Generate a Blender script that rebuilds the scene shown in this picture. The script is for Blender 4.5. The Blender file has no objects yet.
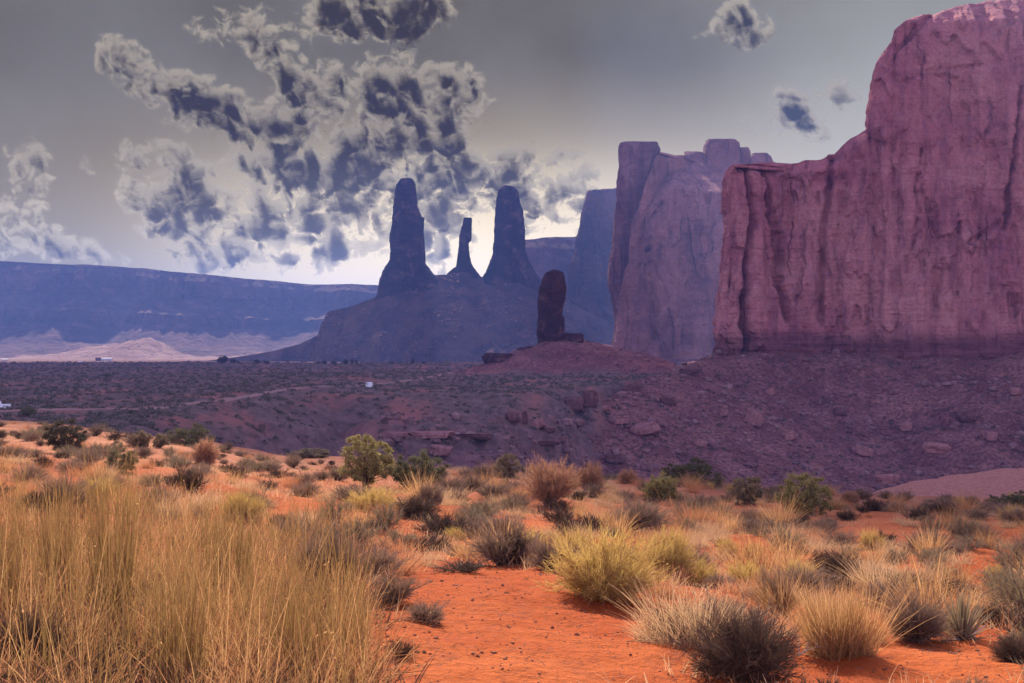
import bpy, math, random
import numpy as np
from mathutils import Vector

# ------------------------------------------------------------------ camera
scene = bpy.context.scene
col = scene.collection
F = 1400.0                    # focal length in pixels of the 1024 px wide frame
HZ = 350.0                    # row of the horizon
cam = bpy.data.cameras.new('camera'); camo = bpy.data.objects.new('camera', cam); col.objects.link(camo)
cam.sensor_width = 36.0; cam.lens = 36.0 * F / 1024.0
cam.shift_y = (HZ - 341.5) / 1024.0
cam.clip_start = 0.3; cam.clip_end = 40000.0
camo.location = (0, 0, 0); camo.rotation_euler = (math.radians(90), 0, 0)
scene.camera = camo

# ------------------------------------------------------------------ light
SUN_AZ = -8.0                # degrees, left of the view direction (+Y)
SUN_EL = 36.0
scene.view_settings.view_transform = 'Standard'
scene.view_settings.look = 'None'
scene.view_settings.gamma = 1.0
scene.view_settings.use_curve_mapping = False
scene.view_settings.exposure = 1.0
sl = bpy.data.lights.new('sun', 'SUN'); sl.energy = 5.0; sl.angle = math.radians(0.5); sl.color = (1.0, 0.90, 0.76)
so = bpy.data.objects.new('sun', sl); col.objects.link(so)
a, e = math.radians(SUN_AZ), math.radians(SUN_EL)
sdir = Vector((math.sin(a) * math.cos(e), math.cos(a) * math.cos(e), math.sin(e)))
so.rotation_euler = (-sdir).to_track_quat('-Z', 'Y').to_euler()
so.location = sdir * 800

class NT:
    """tiny helper for wiring nodes"""
    def __init__(s, tree): s.t = tree; s.n = tree.nodes; s.l = tree.links
    def new(s, typ, **kw):
        nd = s.n.new(typ)
        for k, v in kw.items(): setattr(nd, k, v)
        return nd
    def put(s, sock, v):
        if v is None: return
        if hasattr(v, 'is_output') or isinstance(v, bpy.types.NodeSocket): s.l.new(v, sock)
        else:
            if isinstance(v, (tuple, list)) and len(v) == 3 and sock.type == 'RGBA': v = tuple(v) + (1.0,)
            sock.default_value = v
    def math(s, op, a, b=None, c=None, clamp=False):
        nd = s.new('ShaderNodeMath', operation=op); nd.use_clamp = clamp
        s.put(nd.inputs[0], a); s.put(nd.inputs[1], b)
        if c is not None: s.put(nd.inputs[2], c)
        return nd.outputs[0]
    def vmath(s, op, a, b=None, out=0):
        nd = s.new('ShaderNodeVectorMath', operation=op)
        s.put(nd.inputs[0], a)
        if b is not None: s.put(nd.inputs[3 if op == 'SCALE' else 1], b)
        return nd.outputs[out]
    def ramp(s, v, a, b, o0=0.0, o1=1.0, smooth=True):
        nd = s.new('ShaderNodeMapRange'); nd.interpolation_type = 'SMOOTHSTEP' if smooth else 'LINEAR'
        s.put(nd.inputs[0], v); s.put(nd.inputs[1], a); s.put(nd.inputs[2], b); s.put(nd.inputs[3], o0); s.put(nd.inputs[4], o1)
        return nd.outputs[0]
    def mix(s, f, a, b, blend='MIX'):
        nd = s.new('ShaderNodeMix', data_type='RGBA', blend_type=blend); nd.clamp_factor = True
        s.put(nd.inputs[0], f); s.put(nd.inputs[6], a); s.put(nd.inputs[7], b)
        return nd.outputs[2]
    def noise(s, vec, scale, detail=4, rough=0.55, dist=0.0, out=0, dim='3D'):
        nd = s.new('ShaderNodeTexNoise', noise_dimensions=dim)
        if vec is not None: s.put(nd.inputs['Vector'], vec)
        nd.inputs['Scale'].default_value = scale; nd.inputs['Detail'].default_value = detail
        nd.inputs['Roughness'].default_value = rough; nd.inputs['Distortion'].default_value = dist
        return nd.outputs[out]
    def comb(s, x, y, z):
        nd = s.new('ShaderNodeCombineXYZ'); s.put(nd.inputs[0], x); s.put(nd.inputs[1], y); s.put(nd.inputs[2], z); return nd.outputs[0]

# ------------------------------------------------------------------ world: blue sky overhead and behind, grey veil and clouds towards the sun
world = bpy.data.worlds.new('World'); scene.world = world; world.use_nodes = True
wt = world.node_tree; wt.nodes.clear(); W = NT(wt)
SKY_STRENGTH = 0.15
tc = W.new('ShaderNodeTexCoord'); sep = W.new('ShaderNodeSeparateXYZ'); W.l.new(tc.outputs['Generated'], sep.inputs[0])
az = W.math('ARCTAN2', sep.outputs[0], sep.outputs[1]); el = W.math('ARCSINE', sep.outputs[2])
P = W.comb(W.math('MULTIPLY', az, 10.0), W.math('MULTIPLY', el, 10.0), 0.0)
sky = W.new('ShaderNodeTexSky', sky_type='NISHITA'); sky.sun_disc = False
sky.sun_elevation = math.radians(SUN_EL); sky.sun_rotation = math.radians(SUN_AZ)
sky.altitude = 1500; sky.air_density = 1.2; sky.dust_density = 1.5; sky.ozone_density = 1.0

elp = W.math('MULTIPLY', el, 57.3); azd = W.math('MULTIPLY', az, 57.3)
# veil behind the clouds: grey, darker to the upper left, glowing low down and to the right
glow = W.math('MULTIPLY', W.ramp(elp, 12.5, 0.5), W.ramp(azd, -34.0, 4.0))
veil = W.mix(glow, (0.080, 0.071, 0.048), (0.66, 0.54, 0.33))
rgl = W.math('MULTIPLY', W.ramp(azd, 5.0, 15.0), W.ramp(elp, 24.0, 6.0))
low = W.math('MULTIPLY', W.ramp(elp, 9.0, 1.0), W.ramp(W.math('ABSOLUTE', W.math('ADD', azd, 1.5)), 16.0, 2.0))
veil = W.mix(low, veil, (1.05, 0.88, 0.60))
veil = W.mix(W.math('MULTIPLY', rgl, 0.5), veil, (0.32, 0.315, 0.25))
veil = W.mix(W.ramp(W.noise(P, 0.9, 4, .5), .35, .7), veil, W.mix(0.12, veil, (0.3, 0.3, 0.3)))
front = veil
# share of the sky covered by the veil: the half towards the sun
fm = W.math('MULTIPLY', W.ramp(W.math('ABSOLUTE', W.math('ADD', azd, 2.0)), 75.0, 35.0), W.ramp(elp, 34.0, 19.0))
fscaled = W.vmath('SCALE', front, 1.0 / SKY_STRENGTH)
BLUE = W.mix(1.0, sky.outputs[0], (1.62, 1.02, 1.14), 'MULTIPLY')
wcol = W.mix(fm, BLUE, fscaled)
bg = W.new('ShaderNodeBackground'); W.l.new(wcol, bg.inputs[0]); bg.inputs[1].default_value = SKY_STRENGTH
wo = W.new('ShaderNodeOutputWorld'); W.l.new(bg.outputs[0], wo.inputs['Surface'])
world.cycles.sampling_method = 'MANUAL'; world.cycles.sample_map_resolution = 512

scene.cycles.use_denoising = True
try: scene.cycles.denoiser = 'OPENIMAGEDENOISE'
except Exception: pass
scene.cycles.max_bounces = 6; scene.cycles.diffuse_bounces = 3; scene.cycles.transparent_max_bounces = 8
scene.cycles.volume_bounces = 0; scene.cycles.transmission_bounces = 2
scene.cycles.sample_clamp_indirect = 6.0

# ------------------------------------------------------------------ numpy noise
rng = np.random.default_rng(7)
_perm = rng.permutation(256); _perm = np.concatenate([_perm, _perm, _perm])
_g3 = rng.normal(size=(256, 3)); _g3 /= np.linalg.norm(_g3, axis=1)[:, None]
def perlin(x, y, z=None):
    x, y = np.broadcast_arrays(np.asarray(x, float), np.asarray(y, float))
    xi = np.floor(x).astype(np.int64); yi = np.floor(y).astype(np.int64)
    xf = x - xi; yf = y - yi; u = xf*xf*xf*(xf*(xf*6-15)+10); v = yf*yf*yf*(yf*(yf*6-15)+10)
    xi &= 255; yi &= 255
    if z is None:
        def gr(dx, dy):
            g = _g3[_perm[_perm[(xi + dx) & 255] + ((yi + dy) & 255)]]
            return g[..., 0] * (xf - dx) + g[..., 1] * (yf - dy)
        a0 = gr(0, 0); b0 = gr(1, 0); a1 = gr(0, 1); b1 = gr(1, 1)
        p = a0 + u * (b0 - a0); q = a1 + u * (b1 - a1)
        return (p + v * (q - p)) * 1.7
    z = np.broadcast_to(np.asarray(z, float), x.shape)
    zi = np.floor(z).astype(np.int64); zf = z - zi; w = zf*zf*zf*(zf*(zf*6-15)+10); zi &= 255
    def gr(dx, dy, dz):
        g = _g3[_perm[_perm[_perm[(xi + dx) & 255] + ((yi + dy) & 255)] + ((zi + dz) & 255)]]
        return g[..., 0] * (xf - dx) + g[..., 1] * (yf - dy) + g[..., 2] * (zf - dz)
    r = []
    for dz in (0, 1):
        a0 = gr(0, 0, dz); b0 = gr(1, 0, dz); a1 = gr(0, 1, dz); b1 = gr(1, 1, dz)
        p = a0 + u * (b0 - a0); q = a1 + u * (b1 - a1); r.append(p + v * (q - p))
    return (r[0] + w * (r[1] - r[0])) * 1.6
def fbm(x, y, z=None, o=4, g=0.5, ridged=False):
    t = 0; amp = 1.0; f = 1.0
    for i in range(o):
        n = perlin(x * f + 17.3 * i, y * f - 9.1 * i, None if z is None else z * f + 4.7 * i)
        t = t + amp * ((1 - 2 * np.abs(n)) if ridged else n); amp *= g; f *= 2.03
    return t
def sstep(a, b, x):
    t = np.clip((x - a) / (b - a), 0, 1); return t * t * (3 - 2 * t)
def interp(x, pts):
    p = sorted(pts); return np.interp(x, [q[0] for q in p], [q[1] for q in p])
def PX(px, Y): return (px - 512) / F * Y
def PZ(py, Y): return (HZ - py) / F * Y

# ------------------------------------------------------------------ mesh + object helpers
def mesh_np(name, v, faces_flat, sizes, smooth=True):
    me = bpy.data.meshes.new(name)
    v = np.asarray(v, np.float32); ff = np.asarray(faces_flat, np.int32).ravel(); sizes = np.asarray(sizes, np.int32)
    me.vertices.add(len(v)); me.vertices.foreach_set('co', v.ravel())
    me.loops.add(len(ff)); me.loops.foreach_set('vertex_index', ff)
    me.polygons.add(len(sizes)); st = np.zeros(len(sizes), np.int32); st[1:] = np.cumsum(sizes)[:-1]
    me.polygons.foreach_set('loop_start', st); me.polygons.foreach_set('loop_total', sizes)
    me.polygons.foreach_set('use_smooth', np.full(len(sizes), smooth, bool))
    me.update(calc_edges=True)
    return me
def quads_mesh(name, v, q, smooth=True): return mesh_np(name, v, q, np.full(len(q), 4), smooth)
def tris_mesh(name, v, q, smooth=True): return mesh_np(name, v, q, np.full(len(q), 3), smooth)
def grid_faces(nr, nc, wrap=False):
    r = np.arange(nr - 1)[:, None]; c = np.arange(nc if wrap else nc - 1)[None, :]
    c1 = (c + 1) % nc
    return np.stack([r * nc + c, r * nc + c1, (r + 1) * nc + c1, (r + 1) * nc + c], -1).reshape(-1, 4)
def link(name, me, mat=None, parent=None, loc=(0, 0, 0), rot=(0, 0, 0), scale=None):
    o = bpy.data.objects.new(name, me); col.objects.link(o)
    if mat is not None and len(me.materials) == 0: me.materials.append(mat)
    if parent is not None: o.parent = parent
    o.location = loc; o.rotation_euler = rot
    if scale is not None: o.scale = scale
    return o
def empty(name, loc=(0, 0, 0), rz=0.0, s=1.0):
    o = bpy.data.objects.new(name, None); col.objects.link(o); o.location = loc; o.rotation_euler = (0, 0, rz); o.scale = (s, s, s)
    o.empty_display_size = 0.3
    return o
def tag(o, label=None, cat=None, group=None, kind=None):
    if label: o['label'] = label
    if cat: o['category'] = cat
    if group: o['group'] = group
    if kind: o['kind'] = kind
    return o
def copy_tree(o, parent=None):
    c = o.copy(); col.objects.link(c)
    if parent is not None: c.parent = parent
    for ch in KIDS.get(o.name, []): copy_tree(ch, c)
    return c
KIDS = {}
def set_attr(me, name, arr):
    at = me.attributes.new(name, 'FLOAT', 'POINT'); at.data.foreach_set('value', np.asarray(arr, np.float32).ravel())

# ------------------------------------------------------------------ materials
def new_mat(name):
    m = bpy.data.materials.new(name); m.use_nodes = True; t = m.node_tree; t.nodes.clear(); N = NT(t)
    b = N.new('ShaderNodeBsdfPrincipled'); o = N.new('ShaderNodeOutputMaterial'); t.links.new(b.outputs[0], o.inputs[0])
    b.inputs['Roughness'].default_value = 0.95; b.inputs['Specular IOR Level'].default_value = 0.05
    return m, N, b
def bump(N, b, h, strength, dist):
    bp = N.new('ShaderNodeBump'); bp.inputs['Strength'].default_value = strength; bp.inputs['Distance'].default_value = dist
    N.put(bp.inputs['Height'], h); N.l.new(bp.outputs[0], b.inputs['Normal'])
def plain_mat(name, c, rough=0.9, spec=0.15, metal=0.0, var=0.12, scale=3.0):
    m, N, b = new_mat(name); b.inputs['Roughness'].default_value = rough; b.inputs['Specular IOR Level'].default_value = spec; b.inputs['Metallic'].default_value = metal
    t = N.new('ShaderNodeTexCoord'); n = N.noise(t.outputs['Object'], scale, 4)
    N.put(b.inputs['Base Color'], N.mix(n, tuple(x * (1 - var) for x in c), tuple(min(1, x * (1 + var)) for x in c)))
    return m
def rock_mat(name, base, dark, pale, size=1.0, streak=0.6, bands=0.4, zband=None):
    """sandstone: vertical varnish streaks, bedding lines and blotches; size = metres per unit of detail"""
    m, N, b = new_mat(name)
    t = N.new('ShaderNodeTexCoord'); g = t.outputs['Object']
    sp = N.new('ShaderNodeSeparateXYZ'); N.l.new(g, sp.inputs[0])
    blot = N.noise(g, 0.022 / size, 6, .6)
    c = N.mix(N.ramp(blot, .35, .68), base, pale)
    mp = N.new('ShaderNodeMapping'); N.l.new(g, mp.inputs[0]); mp.inputs['Scale'].default_value = (1, 1, 0.07)
    st = N.noise(mp.outputs[0], 0.16 / size, 6, .65, .3)
    c = N.mix(N.math('MULTIPLY', N.ramp(st, .46, .68), streak), c, dark)
    mp2 = N.new('ShaderNodeMapping'); N.l.new(g, mp2.inputs[0]); mp2.inputs['Scale'].default_value = (.04, .04, 1)
    bd = N.noise(mp2.outputs[0], 0.28 / size, 5, .7)
    c = N.mix(N.math('MULTIPLY', N.ramp(bd, .5, .64), bands), c, N.mix(.6, c, dark))
    bl2 = N.noise(g, 0.075 / size, 7, .68, .6)
    c = N.mix(N.ramp(bl2, .50, .66, 0, .55), c, N.mix(.35, pale, (.75, .42, .36)))
    c = N.mix(N.ramp(bl2, .46, .33, 0, .45), c, dark)
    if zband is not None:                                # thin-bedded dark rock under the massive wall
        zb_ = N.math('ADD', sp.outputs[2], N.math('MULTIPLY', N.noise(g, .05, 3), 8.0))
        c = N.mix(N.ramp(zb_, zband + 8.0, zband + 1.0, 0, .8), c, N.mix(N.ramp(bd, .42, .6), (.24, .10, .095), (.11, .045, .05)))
    fine = N.noise(g, 0.9 / size, 5, .7)
    c = N.mix(N.ramp(fine, .3, .75), N.mix(.35, c, dark), c)
    N.put(b.inputs['Base Color'], c)
    wv = N.vmath('ADD', g, N.vmath('SCALE', N.vmath('SUBTRACT', N.noise(g, .06 / size, 4, .6, out=1), (.5, .5, .5)), 9.0 * size))
    mp3 = N.new('ShaderNodeMapping'); N.l.new(wv, mp3.inputs[0]); mp3.inputs['Scale'].default_value = (1, 1, .20)
    vr = N.new('ShaderNodeTexVoronoi', feature='DISTANCE_TO_EDGE'); N.l.new(mp3.outputs[0], vr.inputs['Vector']); vr.inputs['Scale'].default_value = .055 / size
    gate = N.ramp(N.noise(g, .035 / size, 3), .46, .58)
    crack = N.math('MULTIPLY', N.ramp(vr.outputs['Distance'], .05, .0), gate)
    N.put(b.inputs['Base Color'], N.mix(N.math('MULTIPLY', crack, .25), c, dark))
    h = N.math('ADD', N.math('MULTIPLY', N.noise(g, .25 / size, 8, .65), 1.0), N.math('MULTIPLY', st, .8))
    h = N.math('ADD', h, N.math('MULTIPLY', bd, .5))
    h = N.math('ADD', h, N.math('MULTIPLY', bl2, 1.6)); h = N.math('SUBTRACT', h, N.math('MULTIPLY', crack, .7))
    bump(N, b, h, 1.0, 3.4 * size)
    return m
# ------------------------------------------------------------------ palette of the land
ROCK = (0.60, 0.21, 0.21); ROCK_D = (0.24, 0.085, 0.11); ROCK_P = (0.78, 0.34, 0.29)
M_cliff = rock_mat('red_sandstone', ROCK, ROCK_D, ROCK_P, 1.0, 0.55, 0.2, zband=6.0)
M_cliff_far = rock_mat('far_red_sandstone', (0.36, 0.16, 0.13), (0.16, 0.07, 0.07), (0.52, 0.24, 0.19), 1.8, 0.6, 0.3)
M_spire = rock_mat('dark_backlit_sandstone', (0.045, 0.022, 0.018), (0.02, 0.012, 0.012), (0.07, 0.03, 0.024), 1.6, 0.5, 0.6)  # near-black colour puts the backlit darkness of the spires into the rock
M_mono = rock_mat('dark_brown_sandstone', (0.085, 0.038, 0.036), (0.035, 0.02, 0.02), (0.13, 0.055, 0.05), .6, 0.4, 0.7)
M_mesa = rock_mat('mesa_rock', (0.13, 0.065, 0.05), (0.07, 0.04, 0.032), (0.24, 0.12, 0.09), 4.0, 0.5, 0.8)
M_boulder = rock_mat('boulder_sandstone', (0.36, 0.16, 0.14), (0.16, 0.08, 0.08), (0.5, 0.23, 0.2), .12, 0.2, 0.35)
M_boulder_dark = rock_mat('dark_boulder_sandstone', (0.17, 0.08, 0.075), (0.08, 0.04, 0.04), (0.24, 0.11, 0.1), .12, 0.2, 0.35)

# ------------------------------------------------------------------ butte footprints
YA, YB = 600.0, 1400.0; KB = YB / 1000.0
planA = [(PX(720, 600), 602), (PX(745, 598), 598), (PX(790, 603), 603), (PX(830, 600), 600), (PX(900, 596), 596), (PX(1024, 590), 590), (PX(1150, 585), 585), (330, 600),
         (345, 700), (330, 800), (230, 820), (145, 790), (114, 740), (100, 655)]
planB = [(PX(617, 1000), 1004), (PX(640, 985), 985), (PX(690, 985), 985), (PX(760, 990), 990), (PX(900, 1000), 1000), (300, 1010),
         (310, 1150), (240, 1230), (140, 1220), (92, 1120), (78, 1040)]
planB = [(a_ * KB, b_ * KB) for a_, b_ in planB]
def seg_dist(x, y, poly):
    """distance to a closed polygon (0 inside)"""
    best = np.full(x.shape, 1e9); inside = np.zeros(x.shape, bool); n = len(poly)
    for i in range(n):
        ax, ay = poly[i]; bx, by = poly[(i + 1) % n]
        dx, dy = bx - ax, by - ay
        t = np.clip(((x - ax) * dx + (y - ay) * dy) / (dx * dx + dy * dy), 0, 1)
        best = np.minimum(best, np.hypot(x - ax - t * dx, y - ay - t * dy))
        c = ((ay > y) != (by > y)) & (x < (bx - ax) * (y - ay) / (by - ay + 1e-9) + ax)
        inside ^= c
    best[inside] = 0
    return best

# ------------------------------------------------------------------ ground height
def crest_row(px): return interp(px, [(-900, 415), (-200, 418), (0, 421), (60, 424), (100, 428), (200, 441), (270, 455), (330, 460), (400, 468), (480, 471), (560, 478), (620, 483), (700, 486), (760, 488), (850, 497), (920, 499), (1024, 502), (1300, 505), (2000, 490)])
def crest_dist(px): return interp(px, [(-900, 95), (0, 92), (200, 80), (400, 64), (560, 60), (760, 62), (900, 66), (1300, 70)])
GX = [-2000, 0, 140, 250, 340, 420, 500, 600, 700, 1024, 2000]
def ground(x, y, zones=False, detail=True):
    x = np.asarray(x, float); y = np.asarray(y, float)
    r = np.hypot(x, y)
    ang = np.arctan2(x, np.maximum(y, -1e9)); ang = np.clip(ang, -1.1, 1.1)
    px = 512 + F * np.tan(ang); dist = np.where(y > 0.5 * r, y, r)
    # foreground ridge
    cd = crest_dist(px) * (1 + 0.05 * perlin(x / 25, y / 25)); cr = crest_row(px)
    k = (cr - HZ) / F - 1.7 / cd
    zf = -1.7 - k * dist + 0.35 * sstep(8, 25, dist) * perlin(x / 9.0, y / 9.0) + 0.10 * perlin(x / 2.6, y / 2.6) * sstep(4, 10, dist)
    drop = np.maximum(dist - cd, 0); zf = zf - 0.35 * drop * sstep(0, 14, drop)
    # the plain
    zp = -13 + 1.0 * fbm(x / 140, y / 140, o=3) * sstep(200, 500, r) - 5.0 * sstep(1480, 1750, r + 60 * perlin(x / 300, y / 300))
    zp = zp + 0.30 * fbm(x / 14, y / 14, o=3) * (1 - sstep(900, 1500, r))
    # the wash between ridge and plain
    yg = interp(px, [(GX[0], 140), (0, 150), (140, 190), (250, 270), (340, 330), (420, 330), (500, 330), (600, 430), (700, 720), (1024, 900), (2000, 900)])
    zv = interp(px, [(GX[0], -15), (0, -16), (140, -20), (250, -29), (340, -33), (420, -31), (500, -31), (600, -41), (700, -50), (1024, -52), (2000, -52)])
    wob = 26 * fbm(x / 60, y / 60, o=4, ridged=True)
    s = sstep(-55, 55, yg + wob - dist)
    gul = zp + (zv - zp) * s
    # stepped ledges on the wall of the wash
    st = 3.2; q = gul / st + 0.35 * perlin(x / 30, y / 30); fr = q - np.floor(q)
    stepped = (np.floor(q) + sstep(0.62, 0.80, fr)) * st
    lm = sstep(330, 400, px) * (1 - sstep(560, 620, px)) * s * (1 - s) * 4
    gul = gul + (stepped - gul) * 0.7 * np.clip(lm, 0, 1) * sstep(-.5, .4, perlin(x / 45 + 7, y / 45))
    # talus round the buttes
    dA = seg_dist(x, y, planA)
    rib = fbm(x / 42, y / 42, o=4)
    dAn = dA + 8.0 * rib * sstep(3, 40, dA)
    tA = -1.5 + 2.2 * fbm(x / 34, y / 34 + 8, o=3) - 0.50 * dAn + 0.9 * fbm(x / 9, y / 9, o=4) * sstep(2, 20, dA)
    for (zz, hh, ph) in ((-9.5, 2.2, 0), (-27.0, 2.0, 40)):                   # two ledges
        m = sstep(-.35, .25, perlin(x / 60 + ph, y / 60 + 3))
        tA = tA + m * hh * (sstep(zz - 1.0, zz + 0.2, tA) - sstep(zz + .2, zz + 9, tA))
    tA = np.where(dA > 0, tA, -1.0)
    # spur of rubble running down from the left corner of the cliff
    ax, ay, bx_, by_ = PX(712, 604), 604.0, PX(553, 455), 455.0
    tt = ((x - ax) * (bx_ - ax) + (y - ay) * (by_ - ay)) / ((bx_ - ax) ** 2 + (by_ - ay) ** 2); tc_ = np.clip(tt, 0, 1)
    ds = np.hypot(x - ax - tc_ * (bx_ - ax), y - ay - tc_ * (by_ - ay))
    sp_ = np.interp(tc_.ravel(), [0, .2, .45, .75, 1], [-4, -8.5, -13.5, -18.5, -24.5]).reshape(tc_.shape)
    tS = sp_ - .36 * np.maximum(ds - 3, 0) + 1.6 * rib * sstep(3, 25, ds) + .8 * fbm(x / 9, y / 9, o=4)
    tA = np.maximum(tA, tS)
    dB = seg_dist(x, y, planB)
    tB = -7.0 - 0.42 * (dB + 5 * rib)
    z = np.maximum(gul, np.maximum(tA, tB))
    # mound under the lone pillar
    mx, my = PX(562, 800), 800.0
    dm = np.hypot((x - mx) * np.where(x < mx, 0.9, 0.62), y - my) + 4 * perlin(x / 14, y / 14)
    zm = 5.5 - 0.42 * np.maximum(dm - 9, 0) + 0.7 * fbm(x / 7, y / 7, o=3)
    z = np.maximum(z, zm)
    # pinkish dune behind the right end of the ridge
    zd = -9.7 - .012 * (x - PX(1060, 112)) ** 2 * np.where(x > PX(1060, 112), .3, 1) - .02 * (y - 114) ** 2 + .25 * fbm(x / 4, y / 4, o=3)
    z = np.maximum(z, zd)
    f_is = zf > z
    blend = sstep(-1.0, 1.0, (cd + 25) - dist)
    zz = np.where(dist < cd + 2, zf, np.maximum(z, zf))
    if detail:
        zz = zz + np.where(dist < 40, 0.045 * fbm(x / 0.7, y / 0.7, o=4) * (1 - sstep(25, 40, dist)), 0)
    if not zones: return zz
    sand = np.where(dist < cd + 2, 1.0, np.where(zf > z, 1.0, 0.0))
    talus = sstep(-1, 1.5, np.maximum(tA, tB) - gul) * (1 - sand)
    mound = sstep(-.5, 1, zm - np.maximum(gul, tB)) * (1 - sand)
    dune = ((zd >= z - 1e-6) & (sand < .5)).astype(float)
    return zz, sand, np.maximum(talus, mound), dune, s * (1 - sand)
def gz(x, y): return float(ground(np.array([x], float), np.array([y], float))[0])
def ground_at_pixel(px, py, y0=5.0, y1=4000.0):
    """the first place on the land that the line of sight through (px, py) meets"""
    ys = np.exp(np.linspace(math.log(y0), math.log(y1), 2600)); xs = PX(px, ys); zs = ground(xs, ys, detail=False)
    hit = np.nonzero(zs >= PZ(py, ys))[0]
    i = hit[0] if len(hit) else len(ys) - 1
    return float(xs[i]), float(ys[i]), float(zs[i])

# one sheet, polar about the viewpoint, fine where it is seen
fa = np.radians(np.linspace(-27, 27, 860))
ba = np.radians(np.concatenate([np.linspace(27, 333, 120)[1:-1]]))
angs = np.concatenate([fa, ba])
rad = np.concatenate([[0.0], np.exp(np.linspace(math.log(1.2), math.log(100), 640)), np.exp(np.linspace(math.log(100.5), math.log(720), 430)), np.exp(np.linspace(math.log(727), math.log(9000), 170))])
RR, AA = np.meshgrid(rad, angs, indexing='ij')
gxs, gys = RR * np.sin(AA), RR * np.cos(AA)
gzs, zsand, ztal, zdune, zwash = ground(gxs, gys, True)
me = quads_mesh('ground', np.stack([gxs, gys, gzs], -1).reshape(-1, 3), grid_faces(len(rad), len(angs), True))
set_attr(me, 'sand', zsand); set_attr(me, 'talus', ztal); set_attr(me, 'dune', zdune); set_attr(me, 'wash', zwash)
m, N, b = new_mat('desert_ground')
t = N.new('ShaderNodeTexCoord'); g = t.outputs['Object']
def attr(n):
    nd = N.new('ShaderNodeAttribute'); nd.attribute_name = n; return nd.outputs['Fac']
aS, aT, aD, aW = attr('sand'), attr('talus'), attr('dune'), attr('wash')
# sand: orange red, paler dusty and darker crusted patches, specks of litter
s1 = N.noise(g, .35, 5, .6); s2 = N.noise(g, 3.0, 5, .65); s3 = N.noise(g, 22, 4, .7)
sand = N.mix(N.ramp(s1, .36, .66), (.37, .070, .014), (.47, .115, .028))
sand = N.mix(N.math('MULTIPLY', N.ramp(s2, .52, .72), .55), sand, (.30, .075, .035))
sand = N.mix(N.math('MULTIPLY', N.ramp(s3, .57, .68), .75), sand, (.16, .055, .03))
sand = N.mix(N.ramp(N.noise(g, 9.0, 6, .75), .50, .66, 0, .55), sand, (.22, .06, .025))
geo = N.new('ShaderNodeNewGeometry'); spp = N.new('ShaderNodeSeparateXYZ'); N.l.new(geo.outputs['Position'], spp.inputs[0])
far_s = N.ramp(spp.outputs[1], 22.0, 60.0)
sand = N.mix(N.math('MULTIPLY', far_s, .75), sand, N.mix(N.ramp(N.noise(g, .5, 5, .7), .35, .65), (.30, .12, .06), (.46, .23, .13)))
# plain: grey-purple scrub soil, red bare patches
p1 = N.noise(g, .012, 6, .6); p2 = N.noise(g, .35, 6, .75)
mpp = N.new('ShaderNodeMapping'); N.l.new(g, mpp.inputs[0]); mpp.inputs['Scale'].default_value = (1, .35, 1)
p3 = N.noise(mpp.outputs[0], .05, 6, .65)
pl = N.mix(N.ramp(p2, .38, .66), (.13, .09, .075), (.25, .165, .14))
pl = N.mix(N.math('MULTIPLY', N.ramp(p3, .50, .66), .8), pl, (.40, .16, .12))
ndist = N.ramp(spp.outputs[1], 1300.0, 1800.0)
pl = N.mix(ndist, pl, N.mix(N.ramp(p2, .4, .6), (.20, .11, .09), (.30, .17, .13)))
wsh = N.mix(N.ramp(N.noise(g, .16, 7, .75), .38, .64), (.15, .07, .075), (.36, .17, .155))
pl = N.mix(N.math('MULTIPLY', aW, .75), pl, wsh)
# talus: purple brown rubble
t1 = N.noise(g, .06, 7, .72); t2 = N.noise(g, .7, 6, .8)
ta = N.mix(N.ramp(t1, .35, .65), (.25, .10, .09), (.46, .21, .175))
ta = N.mix(N.ramp(t2, .42, .62), N.mix(.65, ta, (.05, .022, .022)), ta)
ta = N.mix(N.math('MULTIPLY', N.ramp(t2, .64, .72), .6), ta, (.42, .24, .2))
du = N.mix(N.ramp(s2, .3, .7), (.44, .19, .135), (.56, .27, .20))
c = N.mix(aT, pl, ta); c = N.mix(aD, c, du); c = N.mix(aS, c, sand)
N.put(b.inputs['Base Color'], c)
hn = N.math('ADD', N.math('MULTIPLY', s3, .03), N.math('MULTIPLY', N.noise(g, 7.0, 6, .7), .10))
hf = N.math('MULTIPLY', N.math('ADD', t2, p2), .9)
hm = N.math('ADD', N.math('MULTIPLY', hn, aS), N.math('MULTIPLY', hf, N.math('SUBTRACT', 1.0, aS)))
bump(N, b, hm, .8, 1.0)
tag(link('ground', me, m), kind='structure')
M_ground = m

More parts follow.
